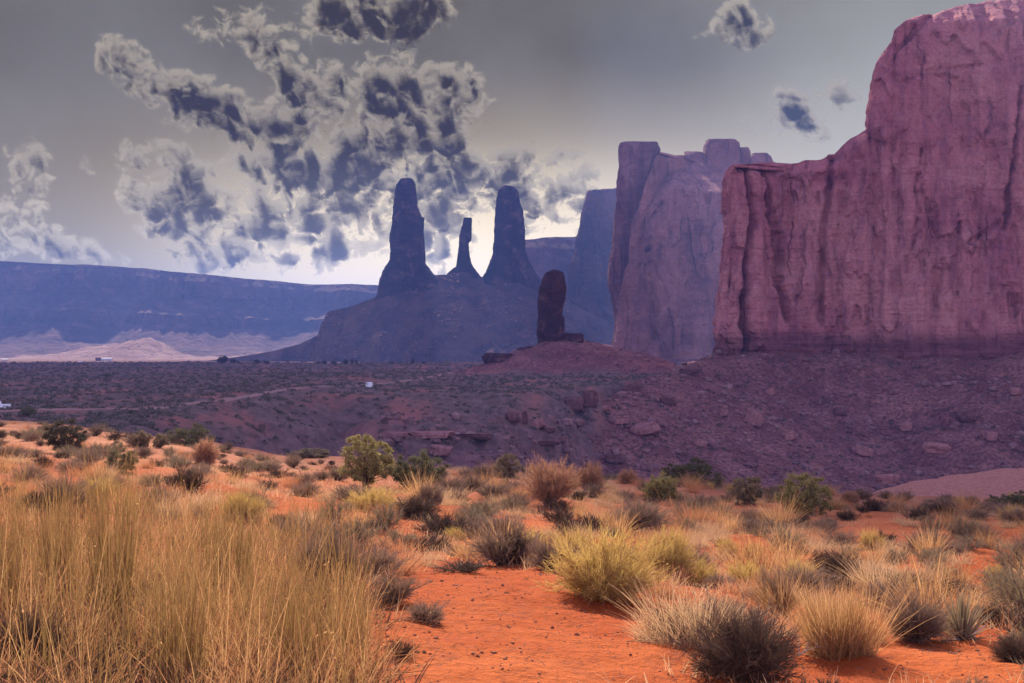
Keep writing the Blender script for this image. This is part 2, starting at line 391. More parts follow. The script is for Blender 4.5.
# ------------------------------------------------------------------ buttes
def resample(plan, dense, fine, coarse):
    """closed Catmull-Rom outline; dense(x, y) tells where the fine step is used"""
    P_ = np.array(plan, float); n = len(P_); out = []
    for i in range(n):
        a0, a1, a2, a3 = P_[i - 1], P_[i], P_[(i + 1) % n], P_[(i + 2) % n]
        L = np.linalg.norm(a2 - a1); mid = (a1 + a2) / 2
        k = max(2, int(L / (fine if dense(*mid) else coarse)))
        tt = np.linspace(0, 1, k, endpoint=False)[:, None]
        cr_ = 0.5 * ((2 * a1) + (-a0 + a2) * tt + (2 * a0 - 5 * a1 + 4 * a2 - a3) * tt ** 2 + (-a0 + 3 * a1 - 3 * a2 + a3) * tt ** 3)
        out.append(0.55 * cr_ + 0.45 * (a1 + (a2 - a1) * tt))
    return np.concatenate(out)
def groove_field(PXX, PYY, grooves):
    PXX = PXX + 3.2 * fbm(PXX / 40, PYY / 28, o=4, g=.6); PYY = PYY + 0
    t = np.zeros(PXX.shape)
    for pts, w, dep in grooves:
        for (x0, y0), (x1, y1) in zip(pts[:-1], pts[1:]):
            dx, dy = x1 - x0, y1 - y0
            u = np.clip(((PXX - x0) * dx + (PYY - y0) * dy) / (dx * dx + dy * dy), 0, 1)
            dd = np.hypot(PXX - x0 - u * dx, PYY - y0 - u * dy)
            t = np.maximum(t, dep * 1.25 * np.exp(-(dd / (w * 1.3)) ** 2) * (.75 + .35 * perlin(PXX / 22, PYY / 16)))
    return t
def butte(name, plan, Y0, top_row, zb, mat, inset, rows=300, fine=.7, coarse=14, grooves=(), relief=1.0, seed=0.0, strata_z=None, cap_rise=0.0, visible=lambda x, y: True):
    L = resample(plan, visible, fine, coarse)
    nx = np.roll(L, -1, 0) - np.roll(L, 1, 0)
    nrm = np.stack([nx[:, 1], -nx[:, 0]], -1)
    w = 9
    ker = np.ones(w) / w
    nrm = np.stack([np.convolve(np.concatenate([nrm[-w:, i], nrm[:, i], nrm[:w, i]]), ker, 'same')[w:-w] for i in (0, 1)], -1)
    nrm /= np.linalg.norm(nrm, axis=1)[:, None] + 1e-9
    pxs = 512 + F * L[:, 0] / L[:, 1]
    H = PZ(top_row(pxs), np.minimum(L[:, 1], Y0 + 30))
    H = H + 0.004 * Y0 * 0.5 * fbm(L[:, 0] / (Y0 / 60) + seed, L[:, 1] / (Y0 / 60), o=4)
    t = np.linspace(0, 1, rows) ; t = t ** 0.92
    Z = zb + t[:, None] * (H - zb)[None, :]
    X = np.broadcast_to(L[:, 0], Z.shape); Y = np.broadcast_to(L[:, 1], Z.shape)
    PXX = np.broadcast_to(pxs, Z.shape); PYY = HZ - F * Z / Y0
    ins = inset(PXX, Z, t[:, None] * np.ones_like(Z), np.broadcast_to(nrm[:, 0], Z.shape), H[None, :])
    sc = Y0 / 600.0
    # rock relief: tall buttresses, blocks, bedding
    butt = fbm(X / (24 * sc) + seed, Y / (24 * sc), Z / (190 * sc), o=3, g=.5)
    blk = fbm(X / (7.5 * sc) + seed, Y / (7.5 * sc), Z / (20 * sc), o=5, g=.55)
    crk = fbm(X / (13 * sc) + seed * 2, Y / (13 * sc), Z / (120 * sc) + .3 * blk, o=3, ridged=True)
    crk = np.clip(crk - 1.05, 0, 1)
    bed = fbm(np.zeros_like(Z) + seed, Z / (5 * sc) + .15 * butt, X / (120 * sc), o=4, g=.7)
    low = np.ones_like(Z) if strata_z is None else (1 - sstep(strata_z - 4 * sc, strata_z + 10 * sc, Z))
    disp = relief * sc * (3.4 * butt + 1.5 * blk - 3.2 * crk + (0.35 + .75 * low) * bed * (1 - .7 * sstep(.3, .8, -np.broadcast_to(nrm[None, :, 0], Z.shape))))
    disp = disp * (1 - .5 * sstep(.97, 1, t[:, None])) - groove_field(PXX, PYY, grooves) * sc + 1.2 * sc * low
    pan = fbm(X / (19 * sc) + seed * 3, Y / (19 * sc), Z / (42 * sc), o=3, g=.45) * 2.1 + .25 * blk        # broken slabs with sharp edges
    fr_ = pan - np.floor(pan); disp = disp + relief * sc * 1.9 * (np.floor(pan) + sstep(.80, .94, fr_)) * (1 - .6 * sstep(.96, 1, t[:, None]))
    off = disp - ins
    V = [np.stack([X + nrm[None, :, 0] * off, Y + nrm[None, :, 1] * off, Z], -1)]
    rim = V[0][-1]; ctr = rim.mean(0)
    axis = np.array([1.0, 0, 0]); ex = (rim[:, 0].max() - rim[:, 0].min()) * .32
    spine = np.stack([ctr[0] + np.clip((rim[:, 0] - ctr[0]) * .6, -ex, ex), np.full(len(rim), ctr[1]), np.full(len(rim), 0.0)], -1)
    kk = np.array([.02, .05, .1, .18, .3, .45, .65, .85, 1.0])
    caps = []
    zin = np.minimum(rim[:, 2], np.convolve(np.concatenate([rim[-40:, 2], rim[:, 2], rim[:40, 2]]), np.ones(41) / 41, 'same')[40:-40])
    for k in kk:
        c_ = rim * (1 - k) + spine * k
        c_[:, 2] = rim[:, 2] * (1 - k) + zin * k + cap_rise * math.sin(k * math.pi / 2) + .8 * sc * fbm(c_[:, 0] / (12 * sc), c_[:, 1] / (12 * sc), o=3) * min(1, k * 6)
        caps.append(c_)
    V = np.concatenate([V[0].reshape(-1, 3), np.concatenate(caps)])
    me = quads_mesh(name, V, grid_faces(rows + len(kk), len(L), True))
    return link(name, me, mat)

# ------------------------------------------------------------------ pillars of rock
def spire(name, Y0, left, right, mat, zb=None, depth=.8, rows=220, nseg=120, relief=1.0, seed=0.0, power=2.6, top_rough=1.0):
    """left / right: outline points (px, row) from the top down"""
    rt = min(left[0][1], right[0][1]); rb = max(left[-1][1], right[-1][1])
    z1, z0 = PZ(rt, Y0), (PZ(rb, Y0) if zb is None else zb)
    t = np.linspace(0, 1, rows); Z = z0 + (z1 - z0) * t; row = HZ - F * Z / Y0
    xl = PX(interp(row, [(r_, p_) for p_, r_ in left]), Y0); xr = PX(interp(row, [(r_, p_) for p_, r_ in right]), Y0)
    c = (xl + xr) / 2; w = (xr - xl) / 2
    th = np.linspace(0, 2 * math.pi, nseg, endpoint=False)
    ct, st_ = np.cos(th), np.sin(th)
    rr = 1.0 / (np.abs(ct) ** power + np.abs(st_) ** power) ** (1 / power)
    sc = Y0 / 600.0 * relief
    wm = w.mean()
    ux, uy = ct * rr, st_ * rr
    X = c[:, None] + w[:, None] * ux[None]; Y = Y0 + depth * (0.35 * wm + .65 * w[:, None]) * uy[None]; ZZ = np.broadcast_to(Z[:, None], X.shape)
    pan = fbm(X / (9 * sc) + seed, Y / (9 * sc), ZZ / (26 * sc), o=3) * 1.8; frp = pan - np.floor(pan); pan = np.floor(pan) + sstep(.7, .95, frp)
    dmod = 1.0 * pan + (fbm(X / (14 * sc) + seed, Y / (14 * sc), ZZ / (70 * sc), o=3) * 1.3 + fbm(X / (5 * sc) + seed, Y / (5 * sc), ZZ / (7 * sc), o=4, g=.6) * .55
            + fbm(ZZ / (4.2 * sc) + seed, ZZ * 0 + 1.3, X / (60 * sc), o=4, g=.7) * .65 - 1.3 * np.clip(fbm(X / (8 * sc), Y / (8 * sc) + seed, ZZ / (80 * sc), o=2, ridged=True) - .9, 0, 1))
    side = 1 - .55 * np.abs(ct)[None]
    amp = sc * dmod * side
    X = X + ct[None] * amp; Y = Y + st_[None] * amp
    V = [np.stack([X, Y, ZZ], -1).reshape(-1, 3)]
    rim = V[0][-nseg:]; cc = rim.mean(0); nk = 0
    for k in (.06, .2, .45, .75, 1.0):
        q = rim * (1 - k) + cc * k; q[:, 2] = z1 + top_rough * sc * (.5 * math.sin(k * 1.6) + .7 * min(1, k * 5) * fbm(q[:, 0] / (5 * sc), q[:, 1] / (5 * sc), o=3)); V.append(q); nk += 1
    me = quads_mesh(name, np.concatenate(V), grid_faces(rows + nk, nseg, True))
    return link(name, me, mat)
def topA(px): return interp(px, [(600, 172), (714, 170), (718, 166), (735, 163), (773, 160), (779, 166), (786, 163), (800, 159), (818, 156), (826, 152), (830, 149), (836, 151), (850, 139), (862, 130), (872, 123), (890, 112), (2000, 100)])
def insA(px, z, t, nx, H):
    rounded = 7.0 * (1 - np.sqrt(np.clip(1 - sstep(.90, 1.0, t) ** 2 * .98, 0, 1)))
    return 0.035 * np.maximum(z, 0) + rounded * (1 - sstep(.6, .95, -nx)) + 1.5 * sstep(.95, 1, t)
gA = [([(751, 160), (756, 200), (758, 222), (750, 250), (747, 300), (746, 360)], 2.6, 9), ([(772, 158), (775, 185), (780, 215), (786, 246), (783, 285), (790, 320)], 2.2, 8),
      ([(790, 175), (793, 210), (789, 225)], 3.0, 4), ([(834, 148), (828, 190), (824, 240), (821, 320)], 2.6, 5), ([(845, 175), (842, 240)], 6, 2.5),
      ([(1022, 90), (1018, 160), (1006, 215)], 1.5, 5), ([(1014, 180), (1008, 230)], 1.6, 5), ([(921, 150), (917, 200), (914, 250)], 1.2, 2.5), ([(880, 180), (880, 300)], 7, 2.0),
      ([(968, 245), (985, 235), (1000, 225)], 1.6, 2.5), ([(900, 270), (890, 310)], 1.5, 2), ([(944, 260), (938, 310)], 1.4, 2)]
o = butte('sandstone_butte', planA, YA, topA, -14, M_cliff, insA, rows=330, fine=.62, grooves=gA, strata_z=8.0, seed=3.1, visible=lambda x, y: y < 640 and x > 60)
tag(o, 'huge purple-red sandstone cliff with a high dome filling the right edge', 'cliff')
buttA = o
planD = [(PX(876, 602), 610), (PX(886, 597), 598), (PX(920, 594), 594), (PX(1024, 588), 588), (PX(1150, 583), 583), (335, 598), (350, 700), (330, 780), (230, 790), (178, 700), (165, 640)]
def topD(px): return interp(px, [(800, 80), (868, 74), (878, 50), (887, 34), (896, 22), (906, 14), (920, 8), (938, 2), (955, -4), (1000, -16), (1100, -30), (2000, -40)])
def insD(px, z, t, nx, H):
    row = HZ - F * z / 600.0
    left = interp(row.ravel(), [(400, 0), (126, -1), (79, 2.2), (48, 5), (28, 7), (16, 9), (6, 12), (-14, 20), (-60, 100)]).reshape(row.shape)
    lf = sstep(.15, .75, -nx)
    front = 0.045 * np.maximum(z, 0) + interp(row.ravel(), [(400, 0), (60, 0), (20, 3), (-14, 26), (-60, 60)]).reshape(row.shape)
    return left * lf + front * (1 - lf) - .8
gD = [([(945, 2), (925, 20), (912, 34), (893, 52), (884, 70)], 2.2, 4), ([(1022, 90), (1018, 160), (1006, 215)], 1.5, 5), ([(1014, 180), (1008, 230)], 1.6, 5), ([(921, 150), (917, 200), (914, 250)], 1.3, 2.5),
      ([(968, 245), (985, 235), (1000, 225)], 1.6, 2.5), ([(900, 85), (930, 70), (990, 66)], 1.5, 1.2), ([(944, 260), (938, 310)], 1.4, 2)]
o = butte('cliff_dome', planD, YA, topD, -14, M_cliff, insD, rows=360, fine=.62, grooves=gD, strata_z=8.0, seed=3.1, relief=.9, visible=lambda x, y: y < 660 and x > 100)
o.parent = buttA

def topB(px): return interp(px, [(500, 160), (640, 156), (659, 152), (703, 154), (704.6, 143), (722, 141), (738, 143), (739.4, 149), (749, 150), (750.4, 155), (768, 155), (770, 160), (778, 161), (790, 170), (2000, 180)]) - 4.5
def insB(px, z, t, nx, H):
    row = HZ - F * z / YB
    left = interp(row.ravel(), [(400, -3), (360, -2), (340, 1), (306, 5), (269, 10.5), (262, 13.5), (244, 13.5), (218, 16), (196, 20), (170, 26), (152, 31), (100, 34)]).reshape(row.shape)
    lip = PZ(interp(px.ravel(), [(500, 265), (632, 262), (640, 238), (655, 212), (665, 198), (680, 188), (700, 189), (720, 192), (900, 200)]).reshape(px.shape), YB)
    front = .10 * np.maximum(z, 0) + 1.5 * np.maximum(z - lip, 0)
    lf = sstep(.35, .9, -nx)
    return KB * left * lf + front * (1 - lf)
gB = [([(640, 232), (652, 216), (664, 204)], 2.5, 3), ([(690, 160), (668, 175), (656, 190)], 2, 2), ([(634, 262), (646, 250)], 2, 4), ([(690, 200), (688, 340)], 4, 2), ([(660, 240), (655, 340)], 3, 2)]
o = butte('sandstone_butte', planB, YB, topB, -40, M_cliff_far, insB, rows=260, fine=1.1, grooves=gB, strata_z=-200, seed=9.7, relief=.55, visible=lambda x, y: y < 1490)
bB = o
for l_, r_ in (([(706, 142.5), (704.5, 145), (703, 165), (700, 185)], [(734, 141), (738.5, 144), (739, 165), (742, 185)]), ([(738, 149), (736, 170), (735, 185)], [(748, 148), (750, 152), (752, 170), (755, 185)]),
               ([(752, 155.5), (748, 160), (745, 185)], [(766, 154), (770, 157), (775, 170), (785, 185)])):
    c_ = spire('cap_rock', 1475.0, l_, r_, M_cliff_far, seed=l_[0][0], relief=.22, power=5, rows=60, nseg=60, depth=1.0); c_.parent = bB
tag(o, 'smooth hazy butte with sloping pink shelf on top, left of the big cliff', 'butte')

def z2(pts): return [(360 + a_ / 3.103, 160 + b_ / 3.103) for a_, b_ in pts]
YS = 2250.0
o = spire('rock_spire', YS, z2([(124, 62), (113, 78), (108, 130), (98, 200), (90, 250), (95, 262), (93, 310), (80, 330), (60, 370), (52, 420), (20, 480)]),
          z2([(163, 60), (172, 75), (175, 120), (183, 160), (190, 174), (200, 182), (198, 215), (202, 320), (225, 350), (250, 370), (300, 480)]), M_spire, seed=1.0, relief=.55, power=3.0)
tag(o, 'tallest dark rock spire, leftmost of the three standing on the blue hazy hill', 'rock spire', 'three slender spires on the hill')
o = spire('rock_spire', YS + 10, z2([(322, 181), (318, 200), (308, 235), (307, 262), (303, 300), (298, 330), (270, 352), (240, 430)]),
          z2([(347, 180), (347, 210), (345, 250), (338, 258), (340, 300), (350, 330), (372, 358), (420, 430)]), M_spire, seed=5.0, relief=.28, nseg=80, power=3.0)
tag(o, 'thinnest and shortest dark rock spire, the middle one of the three on the hazy hill', 'rock spire', 'three slender spires on the hill')
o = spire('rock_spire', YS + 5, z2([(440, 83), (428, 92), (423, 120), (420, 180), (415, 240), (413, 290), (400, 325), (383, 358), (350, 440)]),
          z2([(478, 82), (490, 92), (497, 125), (508, 160), (513, 220), (514, 280), (525, 310), (545, 345), (575, 400), (610, 470)]), M_spire, seed=8.0, relief=.5, power=2.4)
tag(o, 'broad round-topped dark rock spire, rightmost of the three on the hazy hill', 'rock spire', 'three slender spires on the hill')
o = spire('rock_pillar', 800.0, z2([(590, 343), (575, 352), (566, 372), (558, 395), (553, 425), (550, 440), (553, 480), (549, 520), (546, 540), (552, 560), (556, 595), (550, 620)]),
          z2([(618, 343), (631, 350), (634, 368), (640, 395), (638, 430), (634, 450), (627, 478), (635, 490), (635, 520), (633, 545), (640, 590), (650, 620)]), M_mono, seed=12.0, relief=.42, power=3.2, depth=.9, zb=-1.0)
tag(o, 'solitary dark brown rock pillar standing upright on a low rubble mound', 'rock pillar')
# slab joined to the left of the second butte
o = spire('rock_buttress', 1450.0, [(620, 144), (618.5, 148), (618.5, 166), (616, 203), (613, 236), (609, 262), (608, 284), (613, 306), (615, 328), (612, 345), (606, 372)],
          [(657, 145.5), (659.5, 150), (660, 170), (663, 300), (668, 372)], rock_mat('dark_slab_sandstone', (0.20, 0.085, 0.085), (0.08, 0.04, 0.045), (0.30, 0.13, 0.12), 1.2, .6, .4), seed=15, relief=.55, power=4.0, depth=.9, zb=-40)
tag(o, 'dark flat-topped upright rock slab at the left end of the smooth hazy butte', 'rock buttress')

# ------------------------------------------------------------------ far buttes and mesas
def far_block(name, Y0, outline, mat, prof, jag, kind='structure', px0=None, px1=None, n=500, seed=0.0, zb=-25):
    """a long escarpment: outline = crest rows over columns; prof = [(metres behind the rim, share of height)] from toe to plateau"""
    px = np.linspace(px0, px1, n); H = PZ(interp(px, outline), Y0) - zb
    xs = PX(px, Y0)
    pr = np.array(prof, float); u = np.linspace(0, len(pr) - 1, (len(pr) - 1) * 14 + 1)
    dy = np.interp(u, np.arange(len(pr)), pr[:, 0]); hf = np.interp(u, np.arange(len(pr)), pr[:, 1])
    X = np.broadcast_to(xs[None], (len(u), n)); edge = jag * fbm(xs / (jag * 2.2) + seed, xs * 0 + seed, o=5)
    Y = Y0 + dy[:, None] + edge[None] * (1 - .5 * sstep(0, 1, (dy[:, None] - 100) / 500.0)) * (1 - .6 * (hf[:, None] < .02))
    Z = zb + hf[:, None] * H[None]
    nz = fbm(X / 90 + seed, Y / 90, Z / 60, o=5, g=.55)
    Y = Y + jag * .10 * nz * (hf[:, None] > .02); Z = Z + .025 * H.mean() * nz * np.where((hf > .01) & (hf < .97), 1, 0.05)[:, None]
    me = quads_mesh(name, np.stack([X, Y, Z], -1).reshape(-1, 3), grid_faces(len(u), n))
    return link(name, me, mat)
prof_mesa = [(-900, 0), (-420, .16), (-230, .38), (-215, .50), (-120, .58), (-60, .68), (-45, .90), (-20, .95), (0, 1.0), (500, 1.0), (2200, .98)]
tag(far_block('mesa', 3900, [(-900, 250), (-300, 255), (0, 261), (60, 264), (140, 267), (172, 272), (250, 279), (310, 283), (375, 286), (480, 291), (700, 296), (1000, 300)], M_mesa, [(a_ * .78, b_) for a_, b_ in prof_mesa], 110, px0=-900, px1=1000, n=1100), kind='structure')
tag(far_block('mesa', 3000, [(440, 240), (527, 240), (575, 237), (700, 235), (900, 240)], M_mesa, prof_mesa, 80, px0=500, px1=900, n=300, seed=4), kind='structure')
planC = [(PX(566, 2700), 2720), (PX(575, 2680), 2685), (PX(640, 2670), 2670), (PX(760, 2680), 2680), (650, 2720), (640, 3000), (400, 3080), (200, 2950)]
KC = 2350.0 / 2700.0; planC = [(a_ * KC, b_ * KC) for a_, b_ in planC]
def insC(px, z, t, nx, H):
    row = HZ - F * z / 2350.0
    left = interp(row.ravel(), [(400, -10), (330, -8), (290, 0), (262, 4), (238, 14), (222, 26), (210, 40), (201, 58), (195, 80), (190, 110), (186, 150)]).reshape(row.shape)
    return left * (sstep(.1, .8, -nx) * .75 + .25)
o = butte('sandstone_butte', planC, 2350, lambda px: interp(px, [(500, 187), (620, 187), (2000, 180)]), -60, M_mesa, insC, rows=120, fine=5, coarse=40, relief=.5, seed=21, strata_z=-500)
tag(o, 'distant pale blue rounded butte seen between the right spire and the dark slab', 'butte')

# the hill that carries the three spires
ridge = [(150, 364), (205, 361), (238, 357), (273, 351), (300, 344), (318, 335), (321, 325), (328, 312), (351, 306), (372, 299), (379, 296), (390, 284), (415, 276), (437, 275), (450, 275), (462, 272), (474, 275), (483, 277), (500, 274), (540, 277), (556, 290), (575, 306), (600, 318), (640, 335), (700, 350)]
hx = np.linspace(PX(150, 2250), PX(700, 2250), 620); hy = np.concatenate([np.linspace(1930, 2330, 300), np.linspace(2340, 2700, 40)])
HX, HY = np.meshgrid(hx, hy, indexing='xy')
Yr = 2260 + 14 * fbm(HX / 60, HX * 0, o=3)
crest = PZ(interp((512 + F * HX / 2250).ravel(), ridge).reshape(HX.shape), 2250)
dd = np.abs(HY - Yr)
rb = fbm(HX / 55, HY / 110, o=5); rb2 = .6 * fbm(HX / 12, HY / 12, o=4)
slope = 0.66 * np.maximum(dd - 14, 0) + 0.10 * np.maximum(dd - 14, 0) * rb
hz = crest - slope + 1.6 * rb2 * sstep(10, 60, dd)
q = hz / 15 + .25 * rb; fr = q - np.floor(q); stp = (np.floor(q) + sstep(.55, .8, fr)) * 15
hz = hz + (stp - hz) * .0 * sstep(-.3, .3, perlin(HX / 90, HY / 90 + 5)) * (HZ - F * hz / 2250 < 335)
hz = np.maximum(hz, -24 + 0 * hz)
me = quads_mesh('hill', np.stack([HX, HY, hz], -1).reshape(-1, 3), grid_faces(len(hy), len(hx)))
M_hill, N, b = new_mat('hill_rubble'); b.inputs['Specular IOR Level'].default_value = 0.0; g_ = N.new('ShaderNodeTexCoord').outputs['Object']
N.put(b.inputs['Base Color'], N.mix(N.ramp(N.noise(g_, .03, 8, .7), .35, .65), (.055, .032, .03), (.13, .075, .065)))
bump(N, b, N.noise(g_, .12, 6, .6), .35, 2.0)
tag(link('hill', me, M_hill), kind='structure')
# pale sunlit sand hill at the foot of the far mesa
px_ = np.linspace(20, 420, 300); yy_ = np.linspace(2700, 3150, 60)
GX_, GY_ = np.meshgrid(PX(px_, 2900), yy_)
topm = interp(512 + F * GX_.ravel() / 2900, [(0, 357), (20, 356), (60, 354), (78, 351), (100, 345), (120, 344), (135, 340), (150, 339), (160, 342), (170, 350), (185, 355), (210, 357), (250, 356), (264, 351), (280, 355), (300, 357), (420, 358)]).reshape(GX_.shape)
dq = np.abs(GY_ - 2900) / 225.0
zs_ = PZ(topm, 2900) + 25; zs_ = -25 + zs_ * (1 - dq ** 1.3) + 4 * fbm(GX_ / 40, GY_ / 40, o=5) * (1 - dq)
me = quads_mesh('hill', np.stack([GX_, GY_, zs_], -1).reshape(-1, 3), grid_faces(60, 300))
tag(link('hill', me, rock_mat('pale_sand_rock', (.36, .22, .19), (.20, .11, .09), (.50, .34, .29), 2, .1, .4)), kind='structure')
# ------------------------------------------------------------------ clouds: a thin far shell, clear between the clouds
CLOUDS = [(135,76,44,26,35,.9),(185,108,40,28,30,.92),(235,118,34,22,5,.95),(270,145,48,30,0,.85),(215,38,26,22,0,.50),(275,48,34,34,-20,.66),(250,18,22,16,0,.35),
          (312,100,36,40,35,1.05),(345,150,52,32,15,1.0),(395,92,44,40,-10,1.05),(440,108,52,36,0,1.05),(410,142,62,28,-5,.95),(300,172,78,20,4,1.2),(385,180,80,15,0,1.0),(450,170,40,16,0,.55),
          (372,6,62,34,0,1.7),(392,30,26,22,0,.8),(320,14,26,24,0,.5),(428,10,30,22,0,.45),
          (160,188,44,36,30,.95),(200,228,58,40,20,1.05),(275,222,38,36,0,.9),(250,264,95,14,0,.5),(320,235,44,28,0,.85),(352,212,52,38,0,.85),(150,264,75,11,0,.3),
          (30,182,24,36,0,.62),(15,235,46,30,0,.78),(60,252,60,13,0,.5),(86,172,15,13,0,.42),
          (455,205,44,38,0,.7),(490,180,40,28,0,.95),(535,182,50,34,0,1.0),(545,215,36,30,0,.6),(575,200,22,26,0,.5),(430,240,40,34,0,.5),
          (740,27,26,20,15,1.25),(722,40,34,12,0,.28),(790,112,26,16,35,.95),(808,130,22,14,30,.6),(765,128,28,16,0,.3),(848,98,28,16,15,.42),(740,128,16,11,0,.24)]
RC = 26000.0
def cloud_field(cx, cy):
    """density over columns / rows of azimuth and elevation, in the photograph's pixel scale"""
    wx = 12 * fbm(cx / 60, cy / 60, 1.5 + 0 * cx, o=3); wy = 9 * fbm(cx / 60 + 9, cy / 60, 4.5 + 0 * cx, o=3)
    X = cx + wx * .8; Y = cy + wy * .8
    mask = np.zeros(cx.shape)
    for (px, py, rx, ry, rot, w) in CLOUDS:
        c, s_ = math.cos(math.radians(rot)), math.sin(math.radians(rot))
        dx, dy = X - px, Y - py
        u = (c * dx + s_ * dy) / (rx * 1.3); v = (-s_ * dx + c * dy) / (ry * 1.3)
        b = w * np.clip(1 - (u * u + v * v), 0, 1) ** .8
        mask = np.maximum(mask, b) + .25 * np.minimum(mask, b)
    # ragged clouds elsewhere in the sky
    away = sstep(60, 260, np.maximum(np.maximum(-cx, cx - 1024), -cy))
    mask = np.maximum(mask, away * 1.1 * sstep(.05, .7, fbm(cx / 190, cy / 75, 3 + 0 * cx, o=2)) * sstep(-900, -300, cy) * sstep(330, 250, cy))
    bil = 0; amp = 1; f = 1 / 46.0
    for i in range(7):                                           # rounded billows with creases between them
        bil = bil + amp * (np.abs(perlin(X * f + 31 * i, Y * f * 1.15, 2.2 * i + 0 * X)) * 2.2 - .55); amp *= .66; f *= 2.03
    n = fbm(X / 62, Y / 46, 7 + 0 * X, o=5, g=.5)
    m = np.minimum(mask, 1.25)
    return m * .95 + (.36 * n + .34 * bil) * (.18 + .82 * np.minimum(m * 1.4, 1)) - .36, mask
ccx = np.concatenate([np.linspace(-2600, -70, 170), np.linspace(-68, 1092, 1160)]); ccx = np.concatenate([ccx, np.linspace(1097, 3400, 150)])
ccy = np.concatenate([np.linspace(-620, -42, 120), np.linspace(-40, 360, 400)])
CX, CY = np.meshgrid(ccx, ccy)
dn, cmask = cloud_field(CX, CY)
on_ = cmask > .04; ox, oy, om_ = CX[on_], CY[on_], np.minimum(cmask[on_], 1.3)
NS = 14; sl_z = np.linspace(-1, 1, NS)
vol = np.zeros((NS,) + CX.shape, np.float32)
wx_ = 7 * fbm(ox / 22, oy / 22, 3.3 + 0 * ox, o=2); wy_ = 6 * fbm(ox / 22 + 5, oy / 22, 8.3 + 0 * ox, o=2)
big_ = fbm(ox / 58, oy / 46, 7 + 0 * ox, o=3, g=.5)
for k, sz in enumerate(sl_z):
    b_ = 0; amp = 1.0; f = 1 / 27.0; zq_ = sz * 34
    for i in range(6):
        b_ = b_ + amp * (np.abs(perlin((ox + wx_) * f + 31 * i, (oy + wy_) * f * 1.2, zq_ * f + 5.2 * i)) * 2.3 - .60); amp *= .62; f *= 2.1
    dd_ = om_ * .74 + .52 * big_ + .70 * b_ * (.3 + .7 * np.minimum(om_ * 1.6, 1)) - .34 - .62 * sz * sz
    vol[k][on_] = sstep(0.0, .40, dd_) * (.35 + .65 * np.clip(dd_, 0, 1))
def shf(A, dy, dx): return np.roll(np.roll(A, dy, 0), dx, 1)
# light comes from above and beyond: sum the vapour along its way, far slice first
cum = np.zeros_like(vol); 
for k in range(NS - 2, -1, -1): cum[k] = shf(cum[k + 1] + vol[k + 1], 3, 1)
trans = np.ones(CX.shape); lum = np.zeros(CX.shape)
SIG = .85
for k in range(NS):                                             # near slice first
    a_ = 1 - np.exp(-SIG * vol[k]); lum += trans * a_ * (.80 * np.exp(-.42 * cum[k]) + .20 * np.exp(-.10 * cum[k])); trans *= 1 - a_
alp = 1 - trans
lum = lum / np.maximum(alp, 1e-3)
lowr = sstep(120, 270, CY)
def blur(A, r):
    for ax_ in (0, 1):
        for _ in range(2):
            A = sum(np.roll(A, q_, ax_) for q_ in range(-r, r + 1)) / (2 * r + 1)
    return A
wgt_ = blur(alp, 9) + 1e-3; mean_ = blur(lum * alp, 9) / wgt_
lit_ = (lum - .04) * 1.2 + .95 * (lum - mean_) + .06 * lowr
lit_ = lit_ + .13 * fbm(CX / 16, CY / 13, 2.7 + 0 * CX, o=5, g=.62)
lit_ = np.clip(lit_, 0, 1)
# what shows through thin vapour glows
lit_ = np.clip(lit_ + .12 * (1 - sstep(.15, .8, alp)) - .22 * sstep(.5, 1.0, blur(alp, 7)), 0, 1)[..., None]
lowc = lowr[..., None]
dark = np.array([.022, .016, .004]) * (1 - lowc) + np.array([.075, .062, .036]) * lowc
warm = np.array([.23, .20, .145]) * (1 - lowc) + np.array([.44, .38, .27]) * lowc
ccol = dark + (warm - dark) * lit_
calpha = sstep(0.02, 1.0, alp)
calpha = calpha * sstep(-2600, -2200, CX) * (1 - sstep(3000, 3400, CX)) * sstep(-620, -560, CY) * (1 - sstep(345, 358, CY))

az_ = np.arctan((CX - 512) / F); el_ = np.arctan((HZ - CY) / F)
V = np.stack([RC * np.sin(az_) * np.cos(el_), RC * np.cos(az_) * np.cos(el_), RC * np.sin(el_)], -1).reshape(-1, 3)
me = quads_mesh('clouds', V, grid_faces(len(ccy), len(ccx)))
at = me.attributes.new('cloud', 'FLOAT_COLOR', 'POINT')
at.data.foreach_set('color', np.concatenate([ccol, calpha[..., None]], -1).astype(np.float32).ravel())
mc = bpy.data.materials.new('cloud_vapour'); mc.use_nodes = True; mc.node_tree.nodes.clear(); N = NT(mc.node_tree)
nd = N.new('ShaderNodeAttribute'); nd.attribute_name = 'cloud'
em = N.new('ShaderNodeEmission'); N.l.new(nd.outputs['Color'], em.inputs[0])
tb = N.new('ShaderNodeBsdfTransparent'); mx_ = N.new('ShaderNodeMixShader')
N.l.new(nd.outputs['Alpha'], mx_.inputs[0]); N.l.new(tb.outputs[0], mx_.inputs[1]); N.l.new(em.outputs[0], mx_.inputs[2])
om = N.new('ShaderNodeOutputMaterial'); N.l.new(mx_.outputs[0], om.inputs[0])
mc.cycles.emission_sampling = 'NONE'
tag(link('clouds', me, mc), kind='stuff')

